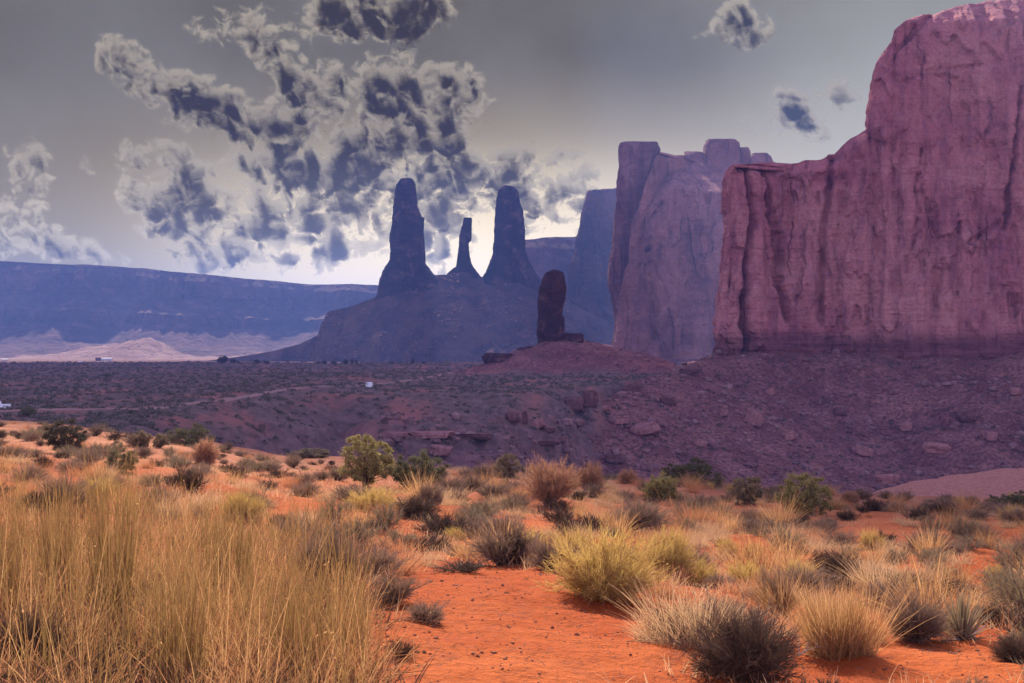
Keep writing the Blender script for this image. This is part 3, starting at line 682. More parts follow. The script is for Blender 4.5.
# unseen cloud added above and ahead, outlined to shade the plain and rubble slopes
ALT = 1150.0
cgx, cgy = np.meshgrid(np.linspace(-1700, 330, 260), np.linspace(60, 1620, 220))
right = interp(cgy.ravel(), [(60, 60), (130, 120), (230, 172), (480, 172), (530, 100), (640, 92), (900, 110), (1620, 80)]).reshape(cgy.shape)
mcl = np.minimum(np.minimum((right - cgx) / 90, (cgx + 1650) / 200), np.minimum((cgy - interp(cgx.ravel(), [(-1700, 112), (-60, 114), (10, 150), (60, 190), (330, 210)]).reshape(cgx.shape)) / 60, (1490 - cgy) / 90))
mcl = np.clip(mcl + .12 * fbm(cgx / 70, cgy / 70, o=4), 0, 1)
off_ = np.array(sdir[:]) / sdir[2] * (ALT + 13)
bump_ = np.abs(fbm(cgx / 130, cgy / 130, o=5)) * 90 + 60
top_ = np.stack([cgx + off_[0], cgy + off_[1], ALT + mcl ** .5 * bump_], -1).reshape(-1, 3)
bot_ = np.stack([cgx + off_[0], cgy + off_[1], ALT - 14 * mcl ** .5 * (1 + .5 * fbm(cgx / 60, cgy / 60, o=4))], -1).reshape(-1, 3)
fq = grid_faces(220, 260); on = (mcl.ravel()[fq] > 0).any(1); fq = fq[on]
vq = np.concatenate([top_, bot_]); fa_ = np.concatenate([fq, fq[:, ::-1] + len(top_)])
used, inv = np.unique(fa_.ravel(), return_inverse=True)
mcw = bpy.data.materials.new('shadow_cloud_white'); mcw.use_nodes = True; mcw.node_tree.nodes['Principled BSDF'].inputs['Base Color'].default_value = (.85, .85, .85, 1); mcw.node_tree.nodes['Principled BSDF'].inputs['Roughness'].default_value = 1
tag(link('added_shadow_cloud', quads_mesh('added_shadow_cloud', vq[used], inv.reshape(-1, 4)), mcw), kind='stuff')
# ------------------------------------------------------------------ plant materials
def plant_mat(name, c0, c1, trans=0.4, rough=.8):
    m = bpy.data.materials.new(name); m.use_nodes = True; t = m.node_tree; t.nodes.clear(); N = NT(t)
    g = N.new('ShaderNodeNewGeometry'); oi = N.new('ShaderNodeObjectInfo')
    f = N.math('ADD', N.math('MULTIPLY', g.outputs['Random Per Island'], .75), N.math('MULTIPLY', oi.outputs['Random'], .35))
    c = N.mix(f, c0, c1)
    b = N.new('ShaderNodeBsdfPrincipled'); b.inputs['Roughness'].default_value = rough; b.inputs['Specular IOR Level'].default_value = .2
    tr = N.new('ShaderNodeBsdfTranslucent'); mx = N.new('ShaderNodeMixShader'); o = N.new('ShaderNodeOutputMaterial')
    N.l.new(c, b.inputs['Base Color']); N.l.new(c, tr.inputs[0]); mx.inputs[0].default_value = trans
    N.l.new(b.outputs[0], mx.inputs[1]); N.l.new(tr.outputs[0], mx.inputs[2]); N.l.new(mx.outputs[0], o.inputs[0])
    return m
PM = dict(
    gold=plant_mat('golden_grass_blades', (.80, .48, .20), (.26, .115, .04), .5),
    straw=plant_mat('straw_blades', (.66, .45, .24), (.42, .24, .11), .45),
    orange=plant_mat('rusty_dry_grass', (.60, .27, .12), (.40, .17, .07), .45),
    olive=plant_mat('olive_stems', (.22, .13, .04), (.34, .20, .065), .35),
    yellow=plant_mat('yellow_green_leaves', (.62, .42, .12), (.40, .26, .08), .45),
    sage=plant_mat('grey_green_leaves', (.32, .24, .13), (.16, .115, .065), .3),
    green=plant_mat('dull_green_needles', (.22, .19, .08), (.09, .085, .04), .25),
    lime=plant_mat('yellow_olive_foliage', (.46, .37, .13), (.20, .17, .06), .35),
    dark=plant_mat('dark_green_needles', (.05, .045, .024), (.10, .08, .042), .15),
    grey=plant_mat('grey_dry_twigs', (.36, .24, .15), (.17, .105, .065), .25),
    tan=plant_mat('tan_dry_twigs', (.55, .30, .16), (.34, .17, .09), .35),
    blackish=plant_mat('dark_brush_twigs', (.06, .036, .022), (.14, .085, .05), .15),
    bone=plant_mat('bleached_wood', (.55, .42, .34), (.40, .28, .22), .1),
    bark=plant_mat('brown_bark', (.10, .06, .04), (.16, .10, .07), 0.0))

def ribbons(p, w):
    """p: (n, k, 3) centre lines, w: (n, k) half widths -> verts, quads"""
    n, k, _ = p.shape
    d_ = p[:, -1] - p[:, 0]; rv = rng.normal(size=(n, 3)); s_ = np.cross(d_, rv); s_ /= np.linalg.norm(s_, axis=1)[:, None] + 1e-9
    a_ = p - s_[:, None] * w[..., None]; b_ = p + s_[:, None] * w[..., None]
    v = np.stack([a_, b_], 2).reshape(n, k * 2, 3)
    i = np.arange(k - 1) * 2; q = np.stack([i, i + 1, i + 3, i + 2], -1)
    qq = (q[None] + (np.arange(n) * k * 2)[:, None, None]).reshape(-1, 4)
    return v.reshape(-1, 3), qq
def tubes(p, w, sides=5):
    n, k, _ = p.shape
    d_ = np.gradient(p, axis=1); d_ /= np.linalg.norm(d_, axis=2)[..., None] + 1e-9
    up = np.array([.3, .2, .93]); s1_ = np.cross(d_, up); s1_ /= np.linalg.norm(s1_, axis=2)[..., None] + 1e-6; s2_ = np.cross(d_, s1_)
    th = np.arange(sides) * 2 * math.pi / sides
    v = p[:, :, None] + w[..., None, None] * (s1_[:, :, None] * np.cos(th)[None, None, :, None] + s2_[:, :, None] * np.sin(th)[None, None, :, None])
    i = (np.arange(k - 1) * sides)[:, None]; j = np.arange(sides)[None]; j1 = (j + 1) % sides
    q = np.stack([i + j, i + j1, i + sides + j1, i + sides + j], -1).reshape(-1, 4)
    qq = (q[None] + (np.arange(n) * k * sides)[:, None, None]).reshape(-1, 4)
    return v.reshape(-1, 3), qq
def join(parts):
    vs, qs, o_ = [], [], 0
    for v, q in parts: vs.append(v); qs.append(q + o_); o_ += len(v)
    return np.concatenate(vs), np.concatenate(qs)
def leaves(c, size, up=0.0):
    n = len(c); a_ = rng.normal(size=(n, 3)); a_[:, 2] += up; a_ /= np.linalg.norm(a_, axis=1)[:, None]
    b_ = np.cross(a_, rng.normal(size=(n, 3))); b_ /= np.linalg.norm(b_, axis=1)[:, None]
    s_ = (size * rng.uniform(.6, 1.4, n))[:, None]
    v = np.stack([c - a_ * s_, c - b_ * s_ * .4, c + a_ * s_, c + b_ * s_ * .4], 1).reshape(-1, 3)
    return v, (np.arange(n) * 4)[:, None] + np.arange(4)[None]
def curve_lines(base, tip, k, bow, jit=0.0):
    s_ = np.linspace(0, 1, k)[None, :, None]
    mid = (base + tip) / 2 + bow
    p = (1 - s_) ** 2 * base[:, None] + 2 * s_ * (1 - s_) * mid[:, None] + s_ ** 2 * tip[:, None]
    if jit: p = p + rng.normal(size=p.shape) * jit * s_
    return p
def grass_geo(n, r0, h, hs, tilt, w, k=4, droop=.25, pos=None):
    """pos (n,3) optional roots"""
    ph = rng.uniform(0, 2 * math.pi, n); th = np.abs(rng.normal(0, tilt, n)); L = np.clip(rng.normal(h, hs, n), h * .3, h * 1.35)
    rr = r0 * np.sqrt(rng.uniform(0, 1, n))
    base = np.stack([rr * np.cos(ph), rr * np.sin(ph), np.full(n, -.02)], -1)
    ph2 = ph + rng.normal(0, .5, n)
    d_ = np.stack([np.sin(th) * np.cos(ph2), np.sin(th) * np.sin(ph2), np.cos(th)], -1)
    tip = base + d_ * L[:, None] + np.stack([np.cos(ph2), np.sin(ph2), -.5 + 0 * ph], -1) * (droop * L * rng.uniform(0, 1, n))[:, None]
    bow = np.stack([0 * ph, 0 * ph, .12 * L], -1) + rng.normal(size=(n, 3)) * .03 * L[:, None]
    if pos is not None: base = base + pos; tip = tip + pos
    p = curve_lines(base, tip, k, bow)
    ws = w * np.linspace(1, .25, k)[None] * rng.uniform(.6, 1.3, n)[:, None]
    return ribbons(p, ws)
def ragged(n, nc, spread, h, hs, tilt, w, k=4, droop=.25):
    """an uneven tussock: several small tufts, each with its own height and lean, and some fallen blades"""
    out = []
    for i in range(nc):
        a_ = rng.uniform(0, 6.283); r_ = spread * rng.uniform(0, 1) ** .6; m_ = max(8, int(n / nc * rng.uniform(.4, 1.7))); hi = h * rng.uniform(.5, 1.2)
        pos = np.zeros((m_, 3)) + [r_ * math.cos(a_), r_ * math.sin(a_), 0]
        v, q = grass_geo(m_, spread * .30, hi, hs, tilt * rng.uniform(.7, 1.3), w, k, droop, pos=pos)
        la, lb_ = rng.normal(0, .16), rng.normal(0, .16); v[:, 0] += v[:, 2] * la; v[:, 1] += v[:, 2] * lb_; out.append((v, q))
    m_ = max(6, n // 9); out.append(grass_geo(m_, spread * 1.1, h * .7, hs, 1.15, w, k, .2))
    return join(out)
def lump(dirs, seed, amp):
    return 1 + amp * fbm(dirs[:, 0] * 1.7 + seed, dirs[:, 1] * 1.7, dirs[:, 2] * 1.7 + seed, o=3, g=.6)
def crown_points(n, rx, ry, z0, z1, seed, amp=.35, shell=.5, minz=-.6):
    d_ = rng.normal(size=(int(n * 2.2), 3)); d_ /= np.linalg.norm(d_, axis=1)[:, None]; d_ = d_[d_[:, 2] > minz][:n]
    r = lump(d_, seed, amp) * (shell + (1 - shell) * rng.uniform(0, 1, len(d_)) ** .5)
    c = np.array([0, 0, (z0 + z1) / 2]); return c + d_ * r[:, None] * np.array([rx, ry, (z1 - z0) / 2])
def shrub_geo(w, h, nb, ntw, twl, nleaf, ls, seed, twig_w=.004, bw=.012, stem_h=0.0, amp=.35, updir=.6, r0=.08, z0=.05):
    """branches from the root to points in a lumpy crown, twigs at their ends, small leaves; returns (stems, foliage)"""
    tips = crown_points(nb, w / 2 * .85, w / 2 * .85, z0 * h, h * .92, seed, amp)
    nb = len(tips)
    base = np.stack([rng.normal(0, r0 * w * .5, nb), rng.normal(0, r0 * w * .5, nb), np.full(nb, stem_h * h - .02)], -1)
    out = tips - base; out[:, 2] = 0
    p = curve_lines(base, tips, 5, -out * .12 + np.array([0, 0, .04 * h]) + rng.normal(size=(nb, 3)) * .06 * w, .03 * w)
    st = [tubes(p, bw * np.linspace(1, .3, 5)[None] * rng.uniform(.6, 1.2, nb)[:, None], 4)]
    i = rng.integers(0, nb, ntw); s_ = rng.uniform(.45, 1.0, ntw); f = s_ * 4; j = np.minimum(f.astype(int), 3); fr = (f - j)[:, None]
    b2 = p[i, j] * (1 - fr) + p[i, j + 1] * fr
    dr = b2 - np.array([0, 0, h * .3]); dr /= np.linalg.norm(dr, axis=1)[:, None] + 1e-6
    dr = dr + rng.normal(size=(ntw, 3)) * .55 + np.array([0, 0, updir]); dr /= np.linalg.norm(dr, axis=1)[:, None]
    t2 = b2 + dr * (twl * rng.uniform(.5, 1.3, ntw))[:, None]; t2[:, 2] = np.maximum(t2[:, 2], .02)
    p2 = curve_lines(b2, t2, 3, rng.normal(size=(ntw, 3)) * twl * .08)
    fo = [ribbons(p2, twig_w * np.array([1, .8, .35])[None] * rng.uniform(.7, 1.4, ntw)[:, None])]
    if nleaf:
        i = rng.integers(0, ntw, nleaf); s_ = rng.uniform(.2, 1.05, nleaf)[:, None]
        fo.append(leaves(b2[i] * (1 - s_) + t2[i] * s_ + rng.normal(size=(nleaf, 3)) * ls * .8, ls, .5))
    return join(st), join(fo)

PROTO = {}
def proto(key, kind, geos, w, h):
    """geos: list of (part name, (verts, quads), material); one geometry = a plain mesh thing"""
    ms = []
    for pn, (v, q), mt in geos:
        me = quads_mesh(pn if len(geos) > 1 else kind, v, q, False); me.materials.append(mt); ms.append((pn, me))
    PROTO.setdefault(key, []).append((kind, ms, w, h))
def plant(key, x, y, z, sx, sz, rz, label, cat, group=None, var=None):
    kind, ms, w, h = PROTO[key][var if var is not None else random.randrange(len(PROTO[key]))]
    if len(ms) == 1: o = bpy.data.objects.new(kind, ms[0][1]); col.objects.link(o)
    else:
        o = empty(kind)
        for pn, me_ in ms:
            c_ = bpy.data.objects.new(pn, me_); col.objects.link(c_); c_.parent = o
    o.location = (x, y, z); o.rotation_euler = (0, 0, rz); o.scale = (sx, sx, sz)
    tag(o, label, cat, group); return o
random.seed(5)
for k in range(3):
    proto('gold', 'grass_clump', [('blades', ragged(330, 7, .20, .58, .14, .42, .0036, 4, .3), PM['gold'])], .85, .72)
    v1 = ragged(520, 9, .24, .34, .09, .62, .0034, 4, .5); proto('straw', 'straw_tuft', [('blades', v1, PM['straw'])], .68, .40)
    v1 = ragged(400, 8, .20, .33, .08, .55, .0034, 4, .4); proto('orange', 'rusty_grass_tuft', [('blades', v1, PM['orange'])], .6, .38)
    s_, f_ = shrub_geo(.9, .5, 60, 1300, .13, 1800, .009, 3 + k, .0028, .006, amp=.65); proto('sage', 'sagebrush', [('stems', s_, PM['grey']), ('foliage', f_, PM['sage'])], .95, .55)
    s_, f_ = shrub_geo(.9, .48, 90, 2300, .14, 0, .01, 30 + k, .0025, .005, amp=.65); proto('grey', 'dry_brush', [('stems', s_, PM['blackish']), ('twigs', f_, PM['grey'])], .95, .52)
    s_, f_ = shrub_geo(.8, .36, 70, 1700, .12, 700, .008, 60 + k, .003, .006, amp=.7); proto('black', 'dark_brush', [('stems', s_, PM['blackish']), ('twigs', f_, PM['blackish'])], .85, .40)
    s_, f_ = shrub_geo(.7, .5, 80, 1300, .22, 1500, .010, 90 + k, .003, .005, amp=.5, updir=1.0, z0=-.2); proto('yellow', 'rabbitbrush', [('stems', s_, PM['tan']), ('foliage', f_, PM['yellow'])], .8, .62)
for k in range(2):
    s_, f_ = shrub_geo(1.9, 1.0, 220, 6500, .24, 8000, .012, 120 + k, .0032, .007, amp=.6, updir=.7, z0=-.15); proto('bigyellow', 'rabbitbrush', [('stems', s_, PM['tan']), ('foliage', f_, PM['yellow'])], 2.1, 1.15)
    s_, f_ = shrub_geo(1.3, .7, 200, 6000, .20, 0, .012, 150 + k, .0026, .006, amp=.65, updir=.6); proto('bigtwig', 'dry_brush', [('stems', s_, PM['blackish']), ('twigs', f_, PM['grey'])], 1.4, .8)
    s_, f_ = shrub_geo(1.3, .7, 200, 6000, .20, 1500, .010, 160 + k, .0028, .006, amp=.65, updir=.4); proto('bigblack', 'dark_brush', [('stems', s_, PM['blackish']), ('twigs', f_, PM['blackish'])], 1.4, .8)
    v1 = ragged(1700, 16, .42, .90, .17, .34, .0036, 5, .3); v2 = grass_geo(380, .33, .72, .2, .4, .006, 4, .1)
    proto('biggold', 'grass_clump', [('blades', v1, PM['gold']), ('stems', v2, PM['olive'])], 1.4, 1.05)
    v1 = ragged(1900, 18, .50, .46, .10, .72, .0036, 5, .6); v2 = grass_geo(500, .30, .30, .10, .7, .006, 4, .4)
    proto('bigstraw', 'grass_clump', [('blades', v1, PM['straw']), ('shade_base', v2, PM['blackish'])], 1.25, .55)  # blackish inner blades paint in the shade at the foot of the mound
    v1 = grass_geo(260, .20, 1.05, .2, .16, .0045, 5, .05); proto('stems', 'jointfir', [('stems', v1, PM['olive'])], .7, 1.15)
# bigger crest shrubs and trees: crown of small leaves in clumps over branches
def tree_geo(w, h, trunk, nclump, nleaf, ls, seed, z0, amp=.35, lean=0.0, trunk_w=.07, gap=.0):
    cl = crown_points(nclump, w / 2 * .9, w / 2 * .9, z0 * h, h * .95, seed, amp, shell=.35, minz=-.85)
    cl[:, 0] += lean * (cl[:, 2] / h - .3) * w
    cl = cl * np.array([1.08, 1.08, 1.06]); n = len(cl); base = np.zeros((n, 3)); base[:, 2] = trunk * h
    p = curve_lines(base, cl, 5, rng.normal(size=(n, 3)) * .05 * w, .012 * w)
    br = tubes(p, .022 * np.linspace(1, .25, 5)[None] * rng.uniform(.5, 1.4, n)[:, None] * (h / 2), 4)
    nt = 4; b0 = np.stack([rng.normal(0, .05 * w, nt), rng.normal(0, .05 * w, nt), np.full(nt, -.05)], -1); t0 = np.stack([rng.normal(0, .14 * w, nt), rng.normal(0, .12 * w, nt), rng.uniform(.4, .7, nt) * h], -1)
    tk = tubes(curve_lines(b0, t0, 7, rng.normal(size=(nt, 3)) * .05 * w, .01 * w), trunk_w * np.linspace(1, .35, 7)[None] * rng.uniform(.6, 1.2, nt)[:, None], 7)
    cr_ = w / math.sqrt(nclump) * .62
    i = rng.integers(0, n, nleaf); sz = rng.uniform(.6, 1.3, n)[i]
    d_ = rng.normal(size=(nleaf, 3)) * .55; c_ = cl[i] + d_ * (cr_ * sz)[:, None] * np.array([1, 1, .8]); c_[:, 2] = np.maximum(c_[:, 2], .03)
    return join([tk, br]), leaves(c_, ls, .4)
def trees(key, kind, leafm, w, h, **kw):
    for k in range(2):
        kw['seed'] = kw.get('seed', 1) + 7 * k
        s_, f_ = tree_geo(w, h, **kw); proto(key, kind, [('trunk', s_, PM['bark']), ('crown', f_, PM[leafm])], w, h)
trees('juniper', 'juniper_tree', 'dark', 1.9, 1.7, trunk=.12, nclump=80, nleaf=15000, ls=.036, seed=3, z0=.06, lean=.15)
trees('limetree', 'juniper_tree', 'lime', 2.6, 2.4, trunk=.12, nclump=110, nleaf=20000, ls=.042, seed=11, z0=.02, amp=.25)
trees('greenshrub', 'round_shrub', 'green', 2.4, 1.5, trunk=.05, nclump=110, nleaf=16000, ls=.038, seed=21, z0=-.1, amp=.3, trunk_w=.03)
trees('limeshrub', 'round_shrub', 'lime', 2.0, 1.4, trunk=.05, nclump=100, nleaf=15000, ls=.038, seed=31, z0=-.1, amp=.3, trunk_w=.03)
trees('sageshrub', 'round_shrub', 'sage', 1.6, 1.2, trunk=.05, nclump=80, nleaf=12000, ls=.034, seed=41, z0=-.1, amp=.3, trunk_w=.03)
for k in range(2):
    s_, f_ = shrub_geo(3.0, 2.4, 260, 9000, .26, 9000, .024, 210 + k, .006, .014, stem_h=.06, amp=.55, updir=.5, z0=.04)
    tk = tubes(curve_lines(np.array([[0, 0, -.05], [.1, 0, -.05], [-.1, .05, -.05]]), np.array([[.1, 0, 1.0], [.5, .1, 1.1], [-.5, 0, 1.0]]), 7, np.array([[.05, 0, 0], [.1, 0, -.1], [-.15, 0, -.1]]), .02), .085 * np.linspace(1, .4, 7)[None] * np.ones((3, 1)), 8)
    proto('tantree', 'dry_tree', [('trunk', join([s_, tk]), PM['bark']), ('crown', f_, PM['tan'])], 3.1, 2.5)
    s_, f_ = shrub_geo(1.2, 1.0, 200, 6000, .16, 3000, .014, 230 + k, .0045, .007, amp=.12, updir=.4, z0=-.1); proto('tanball', 'round_shrub', [('stems', s_, PM['bark']), ('foliage', f_, PM['tan'])], 1.3, 1.1)
# yucca: stiff pointed leaves from one root
n = 130; ph = rng.uniform(0, 6.283, n); th = np.abs(rng.normal(.55, .38, n)).clip(0, 1.45); L = rng.uniform(.42, .62, n)
tip = np.stack([np.sin(th) * np.cos(ph), np.sin(th) * np.sin(ph), np.cos(th)], -1) * L[:, None]
yl = ribbons(curve_lines(np.zeros((n, 3)), tip, 4, np.zeros((n, 3)) + [0, 0, .02]), np.array([.010, .013, .009, .001])[None] * np.ones((n, 1)))
yb = ribbons(curve_lines(np.zeros((60, 3)), np.stack([rng.normal(0, .3, 60), rng.normal(0, .3, 60), np.abs(rng.normal(.04, .04, 60))], -1), 4, rng.normal(size=(60, 3)) * .03), np.full((60, 4), .008))
proto('yucca', 'yucca', [('leaves', yl, plant_mat('yucca_leaves', (.42, .30, .16), (.20, .18, .09), .2)), ('dead_leaves', yb, PM['bone'])], 1.0, .62)
# dark fan-shaped dead brush
parts_ = []
for fx, sd in ((-.22, .5), (.20, .45)):
    n = 240; an = rng.uniform(-.75, .75, n); L = rng.uniform(.30, .46, n)
    b0 = np.stack([fx + rng.normal(0, .02, n), rng.normal(0, .03, n), np.zeros(n)], -1); t0 = b0 + np.stack([np.sin(an) * L, rng.normal(0, .07, n), np.cos(an) * L], -1)
    parts_.append(ribbons(curve_lines(b0, t0, 4, rng.normal(size=(n, 3)) * .02), np.full((n, 4), .006) * np.array([1, 1.3, 1.4, .8])[None]))
proto('fan', 'dark_brush', [('twigs', join(parts_), PM['blackish'])], .95, .45)
# bleached dead branch
b0 = np.array([[0, 0, .02]] * 6 + [[.25, 0, .13]] * 3, float); t0 = np.array([[.55, .05, .36], [.4, -.2, .12], [-.3, .1, .18], [.1, .25, .25], [-.15, -.25, .1], [.3, .1, .4], [.5, .0, .12], [.42, .1, .33], [.36, -.12, .28]])
proto('branch', 'dead_branch', [('wood', tubes(curve_lines(b0, t0, 6, rng.normal(size=(9, 3)) * .05, .012), .011 * np.linspace(1, .35, 6)[None] * np.ones((9, 1)), 5), PM['bone'])], .8, .4)

def put_at(key, px, row, wpx, hpx, label, cat, group=None, var=0, rz=None):
    """stand a plant where the photograph has it: foot at (px, row), wpx by hpx in the picture"""
    x, y, z = ground_at_pixel(px, row, 4.0, 3000.0)
    cd = float(crest_dist(px))
    if y > cd and hpx > 6: y = cd * .985; x = PX(px, y); z = gz(x, y)
    kind, ms, w, h = PROTO[key][var % len(PROTO[key])]
    sx = wpx * y / F / w; sz = hpx * y / F / h
    o = plant(key, x, y, z - .02, sx, sz, random.uniform(0, 6.28) if rz is None else rz, label, cat, group, var % len(PROTO[key]))
    return o
USED = []
def P_(key, px, row, w, h, label, cat, **kw):
    USED.append((px, row, w, h)); return put_at(key, px, row, w, h, label, cat, **kw)
# along the crest, left to right
P_('juniper', 68, 454, 46, 34, 'dark bushy juniper leaning right at the far left of the sandy crest', 'tree')
P_('black', 96, 455, 26, 13, 'low dark scrub at the right foot of the leftmost dark juniper', 'shrub')
P_('greenshrub', 121, 473, 34, 24, 'dark grey-green round shrub with a small knob on top, right of the leftmost juniper', 'shrub')
P_('sageshrub', 117, 452, 13, 12, 'small dark knob-like bush directly behind the dark grey-green shrub', 'shrub')
P_('sageshrub', 141, 447, 19, 17, 'small thin-stemmed shrub, first of a low row left of the tan round bush', 'shrub')
P_('sageshrub', 160, 448, 18, 15, 'small grey shrub in the middle of a low row left of the tan round bush', 'shrub', var=1)
P_('greenshrub', 190, 447, 44, 22, 'wide dull green shrub directly behind the tan round bush', 'shrub', var=1)
P_('tanball', 206, 464, 36, 30, 'tan round bush on the bare sand left of the crest dip', 'shrub')
P_('sageshrub', 313, 458, 40, 10, 'pale flat grey-green shrub peeping over the crest beside the slope edge', 'shrub')
P_('limetree', 365, 488, 60, 54, 'yellow-green cone-shaped juniper, tallest plant left of centre on the crest', 'tree')
P_('greenshrub', 418, 490, 58, 36, 'dark green round bush touching the right side of the yellow-green juniper', 'shrub')
P_('sageshrub', 510, 478, 30, 25, 'grey-green bush just left of the tan tree with a visible trunk', 'shrub')
P_('tantree', 550, 506, 66, 56, 'tan dry-leaved tree with a dark forked trunk in the middle of the crest', 'tree')
P_('tantree', 590, 493, 40, 34, 'smaller reddish tan bush leaning against the right of the forked-trunk tree', 'shrub', var=1)
P_('tanball', 628, 484, 28, 18, 'small orange-tan round bush between the forked-trunk tree and the green bushes', 'shrub')
P_('limeshrub', 661, 502, 36, 31, 'bright olive bush standing in front of the wide grey-green bush', 'shrub')
P_('greenshrub', 690, 487, 58, 27, 'wide grey-green mound-shaped bush on the crest behind the bright olive bush', 'shrub', var=1)
P_('sageshrub', 747, 504, 33, 28, 'grey round bush standing alone between two larger green bushes on the crest', 'shrub', var=1)
P_('limeshrub', 804, 513, 56, 39, 'largest yellow-olive bush right of centre on the crest', 'shrub', var=1)
P_('tanball', 850, 505, 24, 18, 'small orange-tan ball-shaped bush right of the largest yellow-olive bush', 'shrub', var=1)
P_('greenshrub', 1000, 508, 32, 13, 'dark green low bush before the pink dune near the right edge', 'shrub')
P_('greenshrub', 1022, 508, 34, 16, 'taller dark green bush cut by the right edge before the pink dune', 'shrub', var=1)
# middle distance
P_('bigblack', 416, 518, 52, 27, 'dark grey twiggy mound in front of the dark green round bush', 'shrub')
P_('bigyellow', 372, 512, 66, 30, 'golden olive low brush in front of the yellow-green juniper', 'shrub')
P_('bigblack', 514, 566, 44, 42, 'dark twiggy bush on the left flank of the big yellow rabbitbrush', 'shrub', var=1)
P_('bigyellow', 602, 598, 138, 82, 'biggest yellow rabbitbrush, beside the bare orange sand at centre', 'shrub')
P_('bigyellow', 668, 582, 80, 66, 'second yellow rabbitbrush overlapping the right side of the biggest one', 'shrub', var=1)
P_('orange', 690, 528, 60, 34, 'rusty orange grass tuft behind the overlapping yellow rabbitbrushes', 'grass')
P_('bigtwig', 640, 530, 70, 34, 'pale grey twiggy brush behind the biggest yellow rabbitbrush', 'shrub')
P_('yellow', 728, 556, 28, 22, 'left of the twin small yellow-green bushes on orange sand', 'shrub')
P_('yellow', 753, 559, 26, 20, 'right of the twin small yellow-green bushes, brightest yellow', 'shrub', var=1)
P_('bigtwig', 332, 588, 88, 66, 'rounded grey-brown dry brush at the right border of the golden grass', 'shrub', var=1)
P_('bigtwig', 775, 612, 52, 48, 'grey spiky dry brush left of the tall golden grass clump', 'shrub')
P_('bigblack', 838, 582, 60, 38, 'dark grey brush behind the tall golden grass clump', 'shrub')
P_('bigstraw', 893, 592, 84, 42, 'pale straw mound of grass with a dark shaded base', 'grass')
P_('biggold', 838, 655, 92, 84, 'tall dense golden grass clump leaning right over bare orange sand', 'grass')
P_('bigtwig', 912, 642, 74, 56, 'grey-tan dry brush between the tall golden clump and the yucca', 'shrub', var=1)
P_('yucca', 962, 640, 76, 56, 'spiky yucca with pale leaf edges on the sand at lower right', 'yucca')
P_('branch', 800, 655, 60, 30, 'bleached forked dead branch at the foot of the tall golden clump', 'branch', rz=.3)
P_('bigblack', 748, 682, 128, 78, 'large dark twig heap at the bottom edge right of centre', 'shrub', var=1)
P_('bigstraw', 690, 640, 110, 64, 'pale tangled straw mound left of the large dark twig heap', 'grass', var=1)
P_('bigblack', 950, 596, 60, 22, 'low dark brush behind the spiky yucca', 'shrub')
P_('black', 848, 520, 30, 12, 'low dark brush on sand under the orange-tan ball-shaped bush', 'shrub')
P_('sage', 962, 540, 42, 28, 'dark green clump on orange sand near the right edge, left of it a paler one', 'shrub')
P_('sage', 932, 534, 32, 22, 'paler green clump beside the dark green clump near the right edge', 'shrub', var=1)
P_('black', 885, 544, 30, 14, 'small dark brush on the orange sand gap at right', 'shrub', var=1)
P_('bigblack', 1015, 662, 60, 34, 'dark brush cut by the lower right edge', 'shrub')
P_('fan', 43, 513, 40, 24, 'dark double fan-shaped brush behind the golden grass at far left', 'shrub', rz=0)
P_('bigyellow', 242, 520, 60, 36, 'olive green upright brush rising behind the golden grass', 'shrub', var=1)
P_('black', 400, 655, 44, 20, 'low dark tuft on the sand beside the lower right border of the golden grass', 'shrub')
P_('grey', 425, 622, 62, 24, 'low grey-brown tuft in the sand left of the bare patch', 'shrub', var=1)
P_('black', 462, 572, 60, 14, 'flat dark debris mound on the sand left of the biggest yellow rabbitbrush', 'shrub', var=2)
P_('bigblack', 30, 680, 90, 90, 'brown stemmed brush in the bottom left corner of the golden grass', 'shrub')
for i, (px, row, w, h, lb) in enumerate([(112, 640, 60, 170, 'tall dark olive stems rising highest in the golden grass at left'), (55, 600, 50, 110, 'olive stem clump in the golden grass below the double fan brush'),
                                  (180, 700, 70, 150, 'olive stem clump in the golden grass at the bottom left'), (300, 690, 70, 130, 'olive stem clump at the bottom right of the golden grass'),
                                  (230, 600, 60, 100, 'olive stem clump in the middle of the golden grass'), (350, 670, 50, 90, 'olive stem clump at the right border of the golden grass'), (5, 640, 50, 150, 'olive stem clump cut by the left edge')]):
    P_('stems', px, row, w, h, lb, 'bush', var=i)

# ------------------------------------------------------------------ scattered tufts, each its own object
BARE = [(520, 650, 160, 62), (470, 588, 95, 22), (900, 668, 150, 26), (890, 540, 75, 12), (600, 625, 90, 24), (1000, 560, 40, 9), (760, 545, 30, 8), (330, 545, 20, 8)]
def is_bare(px, row): return any(((px - a_) / c_) ** 2 + ((row - b_) / d_) ** 2 < 1 for a_, b_, c_, d_ in BARE)
KINDS = [('straw', .32, 'straw tuft', 'small pale straw tuft among many on the orange sand', 'pale straw tufts on the sand'),
         ('gold', .12, 'grass clump', 'small golden upright grass tuft among many on the slope', 'golden grass tufts on the slope'),
         ('orange', .13, 'rusty grass', 'small rusty orange grass tuft among many on the slope', 'rusty grass tufts on the slope'),
         ('sage', .10, 'shrub', 'small grey-green sagebrush among many on the slope', 'sagebrush on the slope'),
         ('grey', .14, 'shrub', 'small grey dry twiggy shrub among many on the slope', 'grey dry shrubs on the slope'),
         ('black', .12, 'shrub', 'small dark low brush among many on the slope', 'dark low brush on the slope'),
         ('yellow', .045, 'shrub', 'small yellow-green rabbitbrush among many on the slope', 'small rabbitbrush on the slope')]
cnt = 0; tries = 0; taken = []
wts = [k_[1] for k_ in KINDS]
